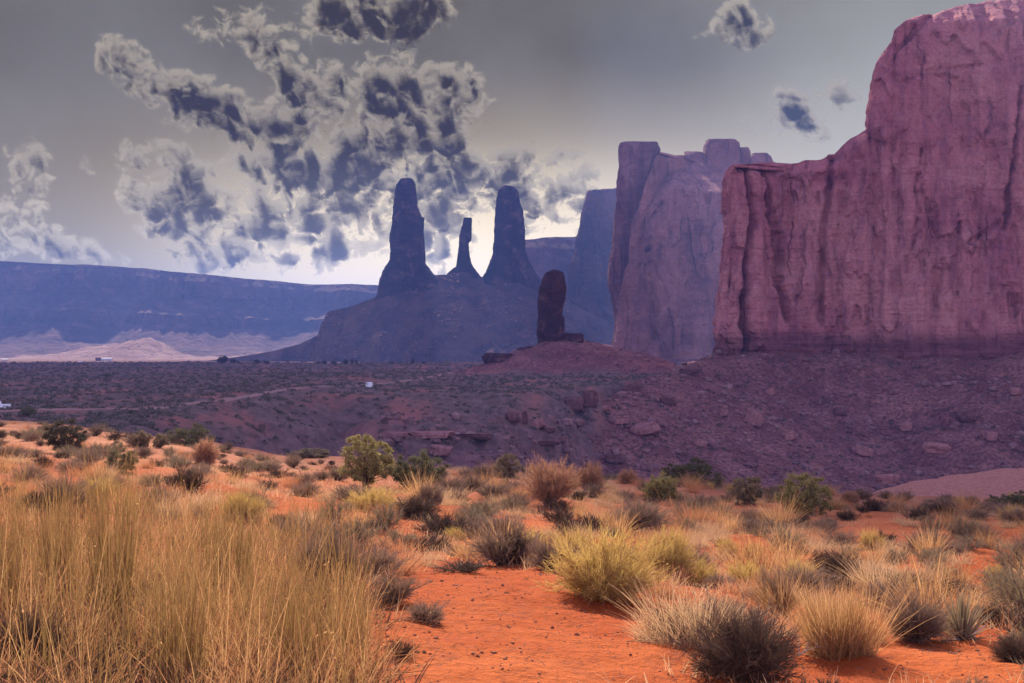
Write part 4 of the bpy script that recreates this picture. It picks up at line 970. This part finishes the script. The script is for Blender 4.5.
while cnt < 1050 and tries < 20000:
    tries += 1
    px = random.uniform(-160, 1190); u_ = random.random(); y = 9.5 * (88 / 9.5) ** (u_ ** .62); cd = float(crest_dist(px))
    if y > cd * .99: continue
    x = PX(px, y); z = gz(x, y); row = HZ - F * z / y
    if row < 330 or is_bare(px, row): continue
    if px < 372 and y < 19: continue
    if px < 440 and y > 38 and random.random() < .55: continue
    if px < 380 and 19 < y <= 38 and random.random() < .45: continue
    if perlin(np.array([x / 6.0]), np.array([y / 6.0]))[0] < -.45 and random.random() < .8: continue
    ds = .30 + .006 * y
    if any((x - a_) ** 2 + (y - b_) ** 2 < ds * ds for a_, b_ in taken): continue
    taken.append((x, y))
    K = random.choices(KINDS, wts)[0]
    if px < 420 and y < 38 and random.random() < .5: K = KINDS[random.choice([2, 0, 4])]
    if px < 440 and y > 38: K = KINDS[random.choice([3, 4, 5, 2])]
    s_ = random.uniform(.45, 1.1) * (1 if y > 14 else .75)
    plant(K[0], x, y, z - .02, s_ * random.uniform(.9, 1.25), s_ * random.uniform(.75, 1.15), random.uniform(0, 6.28), K[3], K[2], K[4]); cnt += 1
print('tufts', cnt)

# ------------------------------------------------------------------ grass masses nobody could count
def scatter(n, pxr, yr, keep, pw=1.0):
    px = rng.uniform(*pxr, n); y = yr[0] * (yr[1] / yr[0]) ** (rng.uniform(0, 1, n) ** pw); x = PX(px, y)
    k = keep(px, y, x); x, y = x[k], y[k]; return np.stack([x, y, ground(x, y)], -1)
def edge_left(px, y, x): return (px < 360 + 30 * perlin(x * 1.2, y * .8)) & (perlin(x / 1.3 + 3, y / 1.3) > -.38)
c_ = scatter(560, (-330, 400), (7.0, 22), edge_left, .9)
geos = []
for h_, t_, dr_, mlt in ((.80, .26, .15, 12), (.52, .5, .35, 18), (.34, .8, .6, 44)):           # tall, middling and sprawling clumps
    cc_ = c_[rng.uniform(0, 1, len(c_)) < {.80: .22, .52: .45, .34: .8}[h_]]; k_ = mlt
    pos = np.repeat(cc_, k_, 0) + rng.normal(size=(len(cc_) * k_, 3)) * np.array([.10, .10, 0])
    geos.append(grass_geo(len(pos), .05, h_, .24 * h_, t_, .0030, 5, dr_, pos=pos))
heads = rng.uniform(0, 1, len(geos[0][0])) < .10
geos.append(leaves(geos[0][0][heads] + rng.normal(size=(heads.sum(), 3)) * .01, .011, 1.5)); geos.append(leaves(geos[1][0][::17] + rng.normal(size=(len(geos[1][0][::17]), 3)) * .01, .011, 1.0))
me = quads_mesh('golden_grass', *join(geos), False); tag(link('golden_grass', me, PM['gold']), kind='stuff')
c_ = scatter(150, (-330, 380), (6.6, 22), edge_left, .9)
pos = np.repeat(c_, 26, 0) + rng.normal(size=(len(c_) * 26, 3)) * np.array([.10, .10, 0])
k3 = scatter(700, (-330, 385), (6.6, 22), edge_left, .9); p3_ = np.repeat(k3, 26, 0) + rng.normal(size=(len(k3) * 26, 3)) * np.array([.12, .12, 0])
m3_ = quads_mesh('rusty_undergrowth', *grass_geo(len(p3_), .06, .34, .14, .8, .0036, 4, .5, pos=p3_), False); tag(link('rusty_undergrowth', m3_, PM['orange']), kind='stuff')
me = quads_mesh('olive_grass', *grass_geo(len(pos), .05, .80, .2, .26, .0036, 4, .10, pos=pos), False); tag(link('olive_grass', me, PM['olive']), kind='stuff')
c_ = scatter(1700, (-330, 385), (5.6, 22), lambda a, b, c: a < 372, .9)
pos = np.repeat(c_, 22, 0) + rng.normal(size=(len(c_) * 22, 3)) * np.array([.13, .13, 0])
me = quads_mesh('shade_undergrowth', *grass_geo(len(pos), .08, .26, .1, .95, .004, 3, .3, pos=pos), False); tag(link('shade_undergrowth', me, PM['blackish']), kind='stuff')  # blackish colour stands in for the shade in the gaps under the golden grass
# short grass and litter between the tufts
def not_bare(px, y, x):
    z = ground(x, y, detail=False); row = HZ - F * z / y; m_ = np.ones(len(px), bool)
    for a_, b_, c2, d_ in BARE: m_ &= ((px - a_) / c2) ** 2 + ((row - b_) / d_) ** 2 > 1 + .5 * perlin(x * .9, y * .9)
    return m_ & (y < crest_dist(px)) & (fbm(x / 2.2, y / 2.2, o=3) > -.15)
c_ = scatter(5600, (-160, 1190), (8, 90), not_bare, .6)
pos = np.repeat(c_, 16, 0); pos = pos + rng.normal(size=pos.shape) * np.array([.10, .10, 0])
me = quads_mesh('short_dry_grass', *grass_geo(len(pos), .05, .17, .06, .6, .004, 3, .3, pos=pos), False); tag(link('short_dry_grass', me, PM['straw']), kind='stuff')
c_ = scatter(3000, (-160, 1190), (8, 80), lambda a, b, c: not_bare(a, b, c) & (fbm(c / 1.1, b / 1.1, o=3) > .1), .65)
pos = np.repeat(c_, 14, 0); pos = pos + rng.normal(size=pos.shape) * np.array([.14, .14, 0])
me = quads_mesh('dead_twigs', *grass_geo(len(pos), .05, .15, .06, .9, .0035, 3, .3, pos=pos), False); tag(link('dead_twigs', me, PM['blackish']), kind='stuff')
c_ = scatter(2600, (-160, 1190), (8, 80), lambda a, b, c: not_bare(a, b, c) & (fbm(c / 1.7 + 9, b / 1.7, o=3) > 0), .65)
pos = np.repeat(c_, 16, 0); pos = pos + rng.normal(size=pos.shape) * np.array([.13, .13, 0])
me = quads_mesh('rusty_grass', *grass_geo(len(pos), .05, .20, .07, .6, .0036, 3, .3, pos=pos), False); tag(link('rusty_grass', me, PM['orange']), kind='stuff')
c_ = scatter(6500, (-160, 1190), (7.5, 60), lambda a, b, c: b < crest_dist(a), .8)
a_ = rng.uniform(0, 6.283, len(c_)); L = rng.uniform(.02, .07, len(c_)) * (1 + 1.2 * (rng.uniform(0, 1, len(c_)) > .93))
t_ = c_ + np.stack([np.cos(a_) * L, np.sin(a_) * L, rng.uniform(0, .04, len(c_))], -1)
me = quads_mesh('twig_litter', *ribbons(curve_lines(c_ + [0, 0, .012], t_ + [0, 0, .012], 3, rng.normal(size=(len(c_), 3)) * .012), np.full((len(c_), 3), .0022)), False); tag(link('twig_litter', me, PM['grey']), kind='stuff')
# ------------------------------------------------------------------ rocks
ico_v = None
def ico(sub):
    import bmesh
    bm = bmesh.new(); bmesh.ops.create_icosphere(bm, subdivisions=sub, radius=1.0)
    v = np.array([q.co[:] for q in bm.verts]); f = np.array([[q.index for q in fc.verts] for fc in bm.faces]); bm.free(); return v, f
def boulder(px, row, w, h, label, y=None, mat=None, seed=1.0, depth=.8, flat=.55, tilt=0.0, name='boulder', cat='boulder', group=None):
    """one sandstone block, w by h pixels in the photograph with its foot at (px, row)"""
    if y is None: x, y, z = ground_at_pixel(px, row, 130.0)
    else: x = PX(px, y); z = gz(x, y) if row is None else PZ(row, y)
    v, f = ico(3)
    W_, H_ = w * y / F / 2, h * y / F / 2
    bl = np.sign(v) * np.abs(v) ** flat                                          # blockier than a ball
    n_ = fbm(v[:, 0] * 1.1 + seed, v[:, 1] * 1.1 + seed, v[:, 2] * 1.1, o=4, g=.5)
    bl = bl / np.abs(bl).max() * (1 + .30 * n_)[:, None]
    bl[:, 2] += .05 * fbm(v[:, 2] * 6 + seed, v[:, 0] * .5, v[:, 1] * .5, o=2)
    p = bl * np.array([W_, W_ * depth, H_ * 1.1])
    me = tris_mesh(name, p, f, False)
    o = link(name, me, mat or M_boulder, loc=(x, y, z + H_ * .82), rot=(0, tilt, seed * 1.7 * 0)); tag(o, label, cat, group); return o
B = boulder
B(753, 425, 17, 15, 'large pale squarish boulder alone on the middle of the purple talus slope', seed=2, tilt=.25)
B(645, 434, 30, 11, 'long wedge-shaped boulder lying on the lower left talus', seed=3.3, tilt=-.22, flat=.7)
B(621, 424, 14, 5, 'flat light slab just above left of the wedge-shaped boulder', seed=4.2)
B(715, 513, 30, 12, 'broad low boulder near the foot of the talus, just over the crest', y=330, seed=5.1, flat=.8)
B(604, 410, 14, 5, 'flat light slab on the spur end beside the dark block', seed=6.4)
B(724, 416, 9, 6, 'small light rock left of the large pale squarish boulder', seed=7.7)
B(887, 482, 22, 8, 'low boulder at the base of the talus in line with the right cliff', y=340, seed=8.8)
B(936, 452, 26, 9, 'cluster-like pale rock mass low on the right talus', y=420, seed=9.9)
B(1015, 395, 12, 7, 'pale rock high on the talus at the right edge', seed=10.2)
B(573, 409, 20, 12, 'dark blocky outcrop, left half of the pair at the end of the spur', mat=M_boulder_dark, seed=11, flat=.4)
B(590, 407, 15, 17, 'dark blocky outcrop, taller right half of the pair at the spur end', mat=M_boulder_dark, seed=12, flat=.4)
B(632, 392, 20, 9, 'dark slanting outcrop on the skyline of the talus spur', mat=M_boulder_dark, seed=13, tilt=-.4, flat=.5)
B(690, 374, 22, 8, 'dark ledge rock under the left corner of the big cliff', mat=M_boulder_dark, seed=14, tilt=-.35, flat=.5)
B(497, 366, 27, 13, 'dark flat-topped rock at the left foot of the pillar mound', y=790, mat=M_mono, seed=15, flat=.45)
B(524, 357, 13, 10, 'dark lumpy rock between the flat-topped rock and the pillar', y=795, mat=M_mono, seed=16)
B(532, 355, 8, 9, 'small dark rock touching the left of the pillar base', y=796, mat=M_mono, seed=17)
B(572, 348, 22, 15, 'dark square block leaning against the right of the pillar base', y=797, mat=M_mono, seed=18, flat=.35)
B(604, 352, 18, 8, 'reddish rocks at the foot of the dark slab', y=1380, mat=M_boulder, seed=19)
B(400, 437, 24, 5, 'thin overhanging ledge slab, leftmost on the wall of the wash', mat=M_boulder, seed=20, flat=.4)
B(432, 437, 40, 6, 'long overhanging ledge slab in the middle of the wash wall', mat=M_boulder, seed=21, flat=.4)
B(474, 438, 34, 5, 'dark ledge slab at the right of the wash wall', mat=M_boulder_dark, seed=22, flat=.4)
B(513, 425, 14, 9, 'dark upright rock, left of two in the middle of the wash', mat=M_boulder_dark, seed=23)
B(525, 424, 6, 11, 'narrow dark upright rock, right of two in the middle of the wash', mat=M_boulder_dark, seed=24)
B(536, 428, 16, 8, 'slanted slab right of the two upright rocks in the wash', mat=M_boulder, seed=25, tilt=-.5, flat=.45)
B(548, 445, 22, 5, 'low flat ledge in the wash below the dark blocky outcrops', mat=M_boulder_dark, seed=26, flat=.4)
B(440, 455, 22, 10, 'rounded pale rock below the long overhanging slab', seed=27)
B(1008, 476, 16, 5, 'flat pale rock on top of the pink dune', y=114, seed=28, flat=.5)
B(978, 481, 4, 3, 'tiny rock on the left shoulder of the pink dune', y=113, seed=29)

for i, (px, row, w, h, lb) in enumerate([(668, 404, 16, 8, 'mid-sized brown block halfway up the left talus above the wedge-shaped boulder'), (700, 446, 12, 7, 'small block on the talus below the large squarish boulder'),
        (790, 440, 14, 8, 'brown block on the middle talus right of the large squarish boulder'), (840, 415, 12, 7, 'small block high on the talus under the middle of the cliff'), (862, 455, 18, 9, 'brown block low on the talus left of the pale rock mass'),
        (905, 430, 14, 8, 'block on the right talus above the pale rock mass'), (965, 420, 18, 10, 'broken block on the right talus below the pale right-edge rock'), (990, 440, 12, 8, 'small block on the far right talus above the pink dune'),
        (770, 395, 10, 6, 'small dark block under the cliff foot near the deep crack'), (615, 462, 20, 8, 'dark slab at the foot of the spur behind the crest trees')]):
    B(px, row, w, h, lb, seed=40 + i * 1.3, flat=.45, tilt=.3 * math.sin(i * 2.1), mat=M_boulder_dark if i % 3 == 0 else M_boulder)
for i, (px, row, w, h) in enumerate([(960, 488, 7, 4), (985, 492, 6, 3), (1000, 486, 5, 3), (940, 494, 5, 3)]):
    x, y = PX(px, 104), 104.0
    plant('black', x, y, gz(x, y), w * y / F / .85, h * y / F / .4, i, 'small dark tuft on the slope of the pink dune', 'shrub', 'dark tufts on the pink dune')

def merge_shapes(base_v, base_f, pos, scl, rotz, jit):
    n = len(pos); k = len(base_v)
    c_, s_ = np.cos(rotz)[:, None], np.sin(rotz)[:, None]
    v = base_v[None] * (1 + jit * rng.normal(size=(n, k, 1))) * scl[:, None]
    x = v[..., 0] * c_ - v[..., 1] * s_; y = v[..., 0] * s_ + v[..., 1] * c_
    v = np.stack([x, y, v[..., 2]], -1) + pos[:, None]
    f = base_f[None] + (np.arange(n) * k)[:, None, None]
    return v.reshape(-1, 3), f.reshape(-1, base_f.shape[1])
iv, if_ = ico(1)
n = 34000
px = rng.uniform(380, 1120, n); y = 300 * (880 / 300) ** rng.uniform(0, 1, n); x = PX(px, y)
zz, sd, tl, du, ws = ground(x, y, True)
keep = ((tl > .6) & (fbm(x / 25, y / 25, o=3) + rng.normal(0, .5, n) > .0)) | ((ws > .25) & (ws < .95) & (rng.uniform(0, 1, n) < .5))
x, y, zz = x[keep], y[keep], zz[keep]; n = len(x)
s_ = .25 + .55 * rng.pareto(2.6, n).clip(0, 3.4)
v, f = merge_shapes(iv, if_, np.stack([x, y, zz + .1 * s_], -1), np.stack([s_ * rng.uniform(.7, 1.5, n), s_, s_ * rng.uniform(.4, .8, n)], -1), rng.uniform(0, 6.28, n), .14)
tag(link('scree', tris_mesh('scree', v, f, False), rock_mat('scree_rock', (.28, .13, .12), (.10, .05, .05), (.46, .27, .24), .5, 0, .2)), kind='stuff')
# rubble on the hill of the three spires
n = 5000; xx = rng.uniform(PX(280, 2100), PX(640, 2200), n); yy = rng.uniform(2060, 2240, n)
ii = np.clip(np.searchsorted(hx, xx), 0, len(hx) - 1); jj = np.clip(np.searchsorted(hy, yy), 0, len(hy) - 1); zq = hz[jj, ii]
k_ = (zq > -18) & (fbm(xx / 40, yy / 40, o=3) > -.1); xx, yy, zq = xx[k_], yy[k_], zq[k_]; n = len(xx)
s_ = .6 + .9 * rng.pareto(2.6, n).clip(0, 3)
v, f = merge_shapes(iv, if_, np.stack([xx, yy, zq], -1), np.stack([s_ * 1.2, s_, s_ * .7], -1), rng.uniform(0, 6.28, n), .15)
tag(link('hill_rubble', tris_mesh('hill_rubble', v, f, False), rock_mat('pale_rubble', (.17, .09, .08), (.09, .05, .045), (.30, .18, .155), 1, 0, .2)), kind='stuff')
# crumbs of dry earth on the sand
n = 9000; px = rng.uniform(-100, 1130, n); y = 8 * (45 / 8) ** (rng.uniform(0, 1, n) ** .8); x = PX(px, y)
k_ = fbm(x / 1.2, y / 1.2, o=3) > -.1; x, y = x[k_], y[k_]; n = len(x); s_ = .006 + .006 * rng.pareto(2.5, n).clip(0, 2.5)
v, f = merge_shapes(iv, if_, np.stack([x, y, ground(x, y) + .2 * s_], -1), np.stack([s_ * 1.3, s_, s_ * .7], -1), rng.uniform(0, 6.28, n), .15)
tag(link('earth_crumbs', tris_mesh('earth_crumbs', v, f, False), plain_mat('dark_crumbs', (.20, .07, .035), var=.5, scale=2)), kind='stuff')
# scrub on the plain
def scrub(name, n, pxr, yr, mat, s0, s1, kf):
    px = rng.uniform(*pxr, n); y = yr[0] * (yr[1] / yr[0]) ** rng.uniform(0, 1, n); x = PX(px, y)
    zz, sd, tl, du, ws = ground(x, y, True)
    k_ = (sd < .5) & (du < .5) & kf(x, y, tl, ws); x, y, zz = x[k_], y[k_], zz[k_]; n = len(x)
    s_ = rng.uniform(s0, s1, n) * (1 + (y / 1400)); K_ = 22
    d_ = rng.normal(size=(n * K_, 3)); d_ /= np.linalg.norm(d_, axis=1)[:, None]; d_[:, 2] = np.abs(d_[:, 2])
    c_ = np.repeat(np.stack([x, y, zz], -1), K_, 0) + d_ * np.repeat(s_, K_)[:, None] * np.array([.8, .8, .6])
    v, q = leaves(c_, 1.0); cc = c_.repeat(4, 0); v = cc + (v - cc) * np.repeat(s_ * .38, K_ * 4)[:, None]
    tag(link(name, quads_mesh(name, v, q, False), mat), kind='stuff')
scrub('desert_scrub', 15000, (-120, 800), (150, 1700), plant_mat('plain_scrub_leaves', (.11, .09, .065), (.17, .14, .10), .1), .35, .95, lambda x, y, tl, ws: (tl < .5) & (fbm(x / 40, y / 40, o=3) + rng.normal(0, .5, len(x)) > -.35))
scrub('slope_scrub', 4500, (300, 1100), (300, 700), plant_mat('slope_scrub_leaves', (.10, .085, .06), (.17, .12, .10), .1), .3, .8, lambda x, y, tl, ws: (tl > .5))
# single trees that stand up against the pale far plain
for i, (px, h, w, lb) in enumerate([(222, 8, 12, 'largest dark tree on the edge of the dark plain left of the spire hill'), (233, 5, 6, 'small dark tree right beside the largest one on the plain edge'), (257, 4, 6, 'lone dark shrub on the plain edge right of the small tree'),
        (267, 3, 6, 'flat dark shrub on the plain edge near the hill toe'), (238, 3, 3, 'tiny shrub on the hill toe above the plain edge'), (318, 4, 4, 'first dark shrub of the row below the spire hill'), (324, 4, 6, 'second dark shrub of the row below the spire hill'), (334, 4, 6, 'third dark shrub of the row below the spire hill'),
        (346, 5, 6, 'fourth and bushiest dark shrub of the row below the spire hill'), (352, 6, 4, 'fifth and tallest dark shrub of the row below the spire hill'), (356, 5, 3, 'last narrow dark shrub of the row below the spire hill'), (392, 3, 5, 'low shrub on the plain edge under the tallest spire'),
        (413, 6, 4, 'upright shrub on the plain edge below the thin spire'), (424, 3, 5, 'low shrub right of the upright one below the thin spire')]):
    y = 1380.0 if i < 4 or i == 4 else 1300.0
    x = PX(px, y); kind, ms, w0, h0 = PROTO['juniper'][i % 2]
    plant('juniper', x, y, gz(x, y) - .3, w * y / F / w0, h * y / F / h0, i * 1.3, lb, 'tree' if i < 2 else 'shrub', var=i % 2)
P2 = [(28, 416, 18, 10, 'dark shrub on the near plain beside the white pickup at the left edge'), (50, 409, 10, 5, 'small shrub beside the dirt track above the leftmost juniper'), (108, 377, 8, 4, 'faint dark shrub far out on the plain above the round shrubs')]
for i, (px, row, w, h, lb) in enumerate(P2):
    x, y, z = ground_at_pixel(px, row, 140.0); kind, ms, w0, h0 = PROTO['greenshrub'][i % 2]
    plant('greenshrub', x, y, z - .1, w * y / F / w0, h * y / F / h0, i, lb, 'shrub', var=i % 2)

# ------------------------------------------------------------------ dirt track across the plain
track = [(-60, 414), (0, 411), (40, 410.5), (64, 410), (110, 411), (150, 408), (187, 404.5), (212, 402), (240, 398), (262, 395), (300, 391), (350, 386.5), (400, 382), (430, 378), (445, 374.5), (455, 372.5)]
tp = np.array([(PX(a_, y_), y_) for a_, b_ in track for y_ in [13.0 * F / (b_ - HZ)]])
sl_ = np.concatenate([[0], np.cumsum(np.linalg.norm(np.diff(tp, axis=0), axis=1))]); ss = np.arange(0, sl_[-1], 1.2)
tx, ty = np.interp(ss, sl_, tp[:, 0]), np.interp(ss, sl_, tp[:, 1])
ker = np.ones(25) / 25; tx[12:-12] = np.convolve(tx, ker, 'valid'); ty[12:-12] = np.convolve(ty, ker, 'valid')
dxy = np.stack([np.gradient(tx), np.gradient(ty)], -1); dxy /= np.linalg.norm(dxy, axis=1)[:, None]; nn_ = np.stack([-dxy[:, 1], dxy[:, 0]], -1)
offs = np.linspace(-2.4, 2.4, 7); X = tx[:, None] + nn_[:, 0:1] * offs; Y = ty[:, None] + nn_[:, 1:2] * offs
Z = ground(X, Y, detail=False) + .22 - .18 * (np.abs(offs) > 2.2)[None]
tag(link('dirt_track', quads_mesh('dirt_track', np.stack([X, Y, Z], -1).reshape(-1, 3), grid_faces(len(tx), 7)), plain_mat('track_dust', (.30, .17, .135), var=.25, scale=.2)), kind='structure')

# ------------------------------------------------------------------ vehicles and buildings
M_white = plain_mat('white_paint', (.8, .8, .8), .4, .5, var=.03); M_glass = plain_mat('dark_glass', (.03, .035, .04), .1, .5, var=.1); M_rubber = plain_mat('rubber', (.03, .03, .03), .8)
M_wall = plain_mat('pale_plaster', (.72, .66, .62), var=.06); M_roof = plain_mat('white_roof', (.8, .78, .76), var=.04); M_darkw = plain_mat('brown_boards', (.14, .09, .08)); M_chrome = plain_mat('lamp_glass', (.7, .7, .65), .2, .5)
def prism(profile, x0, x1, bev=0.0):
    """profile (y, z) outline extruded along x"""
    n = len(profile); v = [(x0, a_, b_) for a_, b_ in profile] + [(x1, a_, b_) for a_, b_ in profile]
    f = [tuple(range(n))[::-1], tuple(range(n, 2 * n))] + [(i, (i + 1) % n, n + (i + 1) % n, n + i) for i in range(n)]
    return v, f
def box(x0, x1, y0, y1, z0, z1): return prism([(y0, z0), (y1, z0), (y1, z1), (y0, z1)], x0, x1)
def part(name, shapes, mat, parent):
    v, f = [], []
    for sv, sf in shapes:
        o_ = len(v); v += list(sv); f += [tuple(i + o_ for i in q) for q in sf]
    me = bpy.data.meshes.new(name); me.from_pydata(v, [], f); me.update(); return link(name, me, mat, parent)
def wheel(parent, x, y, r=.36):
    def cyl(r_, x0, x1, n=18):
        v = [(x0, r_ * math.cos(a_), r_ * math.sin(a_)) for a_ in [i * 6.28318 / n for i in range(n)]] + [(x1, r_ * math.cos(a_), r_ * math.sin(a_)) for a_ in [i * 6.28318 / n for i in range(n)]]
        return v, [tuple(range(n))[::-1], tuple(range(n, 2 * n))] + [(i, (i + 1) % n, n + (i + 1) % n, n + i) for i in range(n)]
    w_ = part('wheel', [cyl(r, -.12, .12)], M_rubber, parent); w_.location = (x, y, r)
    part('rim', [cyl(r * .6, -.13, .13)], M_chrome, w_)
def vehicle(name, prof, glass, x, y, rz, label, cat, width=1.8, wb=(-1.35, 1.35)):
    """body along local y"""
    r_ = empty(name, (x, y, gz(x, y) + .03), rz); tag(r_, label, cat)
    part('body', [prism(prof, -width / 2, width / 2)], M_white, r_)
    for g_ in glass: part('window', [prism(g_, -width / 2 - .01, width / 2 + .01)], M_glass, r_)
    for yy in wb:
        for xx in (-width / 2 + .1, width / 2 - .1): wheel(r_, xx, yy)
    for xx in (-.6, .6): part('headlight', [box(xx - .12, xx + .12, prof[1][0] - .0, prof[1][0] + .03, .62, .78)], M_chrome, r_)
    return r_
x, y, z = ground_at_pixel(-2, 409, 140.0)
vehicle('pickup_truck', [(-2.6, .35), (2.6, .35), (2.6, .95), (1.5, 1.05), (.9, 1.65), (-.5, 1.68), (-.6, 1.05), (-2.6, 1.05)], [[(.75, 1.1), (1.25, 1.1), (.85, 1.55), (.0, 1.58), (.0, 1.1)]], x, y, math.radians(100),
        'white pickup truck on the plain, cut by the left edge', 'truck', wb=(-1.6, 1.6))
x, y, z = ground_at_pixel(369, 388, 140.0)
vehicle('camper_van', [(-2.6, .4), (2.6, .4), (2.65, 1.1), (2.1, 1.3), (1.7, 2.2), (1.3, 2.5), (-2.6, 2.5)], [[(1.0, 1.4), (1.95, 1.4), (1.65, 2.05), (1.0, 2.05)], [(-1.8, 1.5), (-.2, 1.5), (-.2, 2.0), (-1.8, 2.0)]], x, y, math.radians(18),
        'white van parked on the dirt track in the middle of the plain', 'van', wb=(-1.7, 1.7), width=1.9).scale = (.75, .75, .75)
def house(x, y, w, d_, h, rz, label, dark=True):
    r_ = empty('low_house', (x, y, gz(x, y) - .2), rz); tag(r_, label, 'house')
    part('wall', [box(-w / 2, w / 2, -d_ / 2, d_ / 2, 0, h)], M_wall, r_)
    part('roof', [prism([(-d_ / 2 - .5, h), (d_ / 2 + .5, h), (0, h + 1.4)], -w / 2 - .5, w / 2 + .5)], M_roof, r_)
    part('door', [box(-.5, .5, -d_ / 2 - .05, -d_ / 2 + .02, 0, 2.1)], M_darkw, r_)
    for xx in (-w * .32, w * .3): part('window', [box(xx - .7, xx + .7, -d_ / 2 - .05, -d_ / 2 + .02, 1.0, 2.1)], M_glass, r_)
    if dark: part('annex', [box(-w / 2 - w * .55, -w / 2 - .01, -d_ / 2, d_ / 2, 0, h * 1.35)], M_darkw, r_)
    return r_
x, y, z = ground_at_pixel(106, 357, 1800.0); y = 2300.0; x = PX(107, y)
house(x, y, 17, 9, 4.2, .05, 'long low white house with a darker annex on the far plain, below the blue mesa')
y = 2350.0; house(PX(5, y), y, 10, 6, 2.6, 0, 'tiny white house far out on the plain at the left edge', False)
y = 1900.0; house(PX(81, y), y, 6, 4, 2.4, .2, 'tiny white shed on the plain left of the long low house', False)
# flat white-roofed shelter by the corner of the cliff
x, y, z = ground_at_pixel(672, 377, 500.0); y = max(y, 700.0); x = PX(672, y); zb_ = gz(x, y)
r_ = empty('market_shelter', (x, y, zb_), .1); tag(r_, 'white flat-roofed shelter near the left corner of the big cliff', 'shelter')
part('roof', [box(-4.2, 4.2, -2, 2, 2.5, 2.75)], M_roof, r_)
for a_ in (-3.9, 0, 3.9):
    for b_ in (-1.8, 1.8): part('post', [box(a_ - .1, a_ + .1, b_ - .1, b_ + .1, -.5, 2.5)], M_darkw, r_)
part('counter', [box(-3.5, 3.5, -1.2, -.6, 0, .9)], M_darkw, r_)
# ------------------------------------------------------------------ haze: one closed box round the whole scene
HAZE = 0.00014
bx = [(-9600, -9600, -72), (9600, -9600, -72), (9600, 9600, -72), (-9600, 9600, -72)]
ztop = 292.0
vv = bx + [(x_, y_, ztop) for x_, y_, _ in bx]
me = bpy.data.meshes.new('haze'); me.from_pydata(vv, [], [(3, 2, 1, 0), (4, 5, 6, 7), (0, 1, 5, 4), (1, 2, 6, 5), (2, 3, 7, 6), (3, 0, 4, 7)])
hm_ = bpy.data.materials.new('haze'); hm_.use_nodes = True; hm_.node_tree.nodes.clear(); N = NT(hm_.node_tree)
pv = N.new('ShaderNodeVolumePrincipled'); pv.inputs['Color'].default_value = (.22, .40, .96, 1); pv.inputs['Density'].default_value = HAZE
pv.inputs['Anisotropy'].default_value = 0.1
om = N.new('ShaderNodeOutputMaterial'); N.l.new(pv.outputs[0], om.inputs['Volume'])
tag(link('haze', me, hm_), kind='stuff')
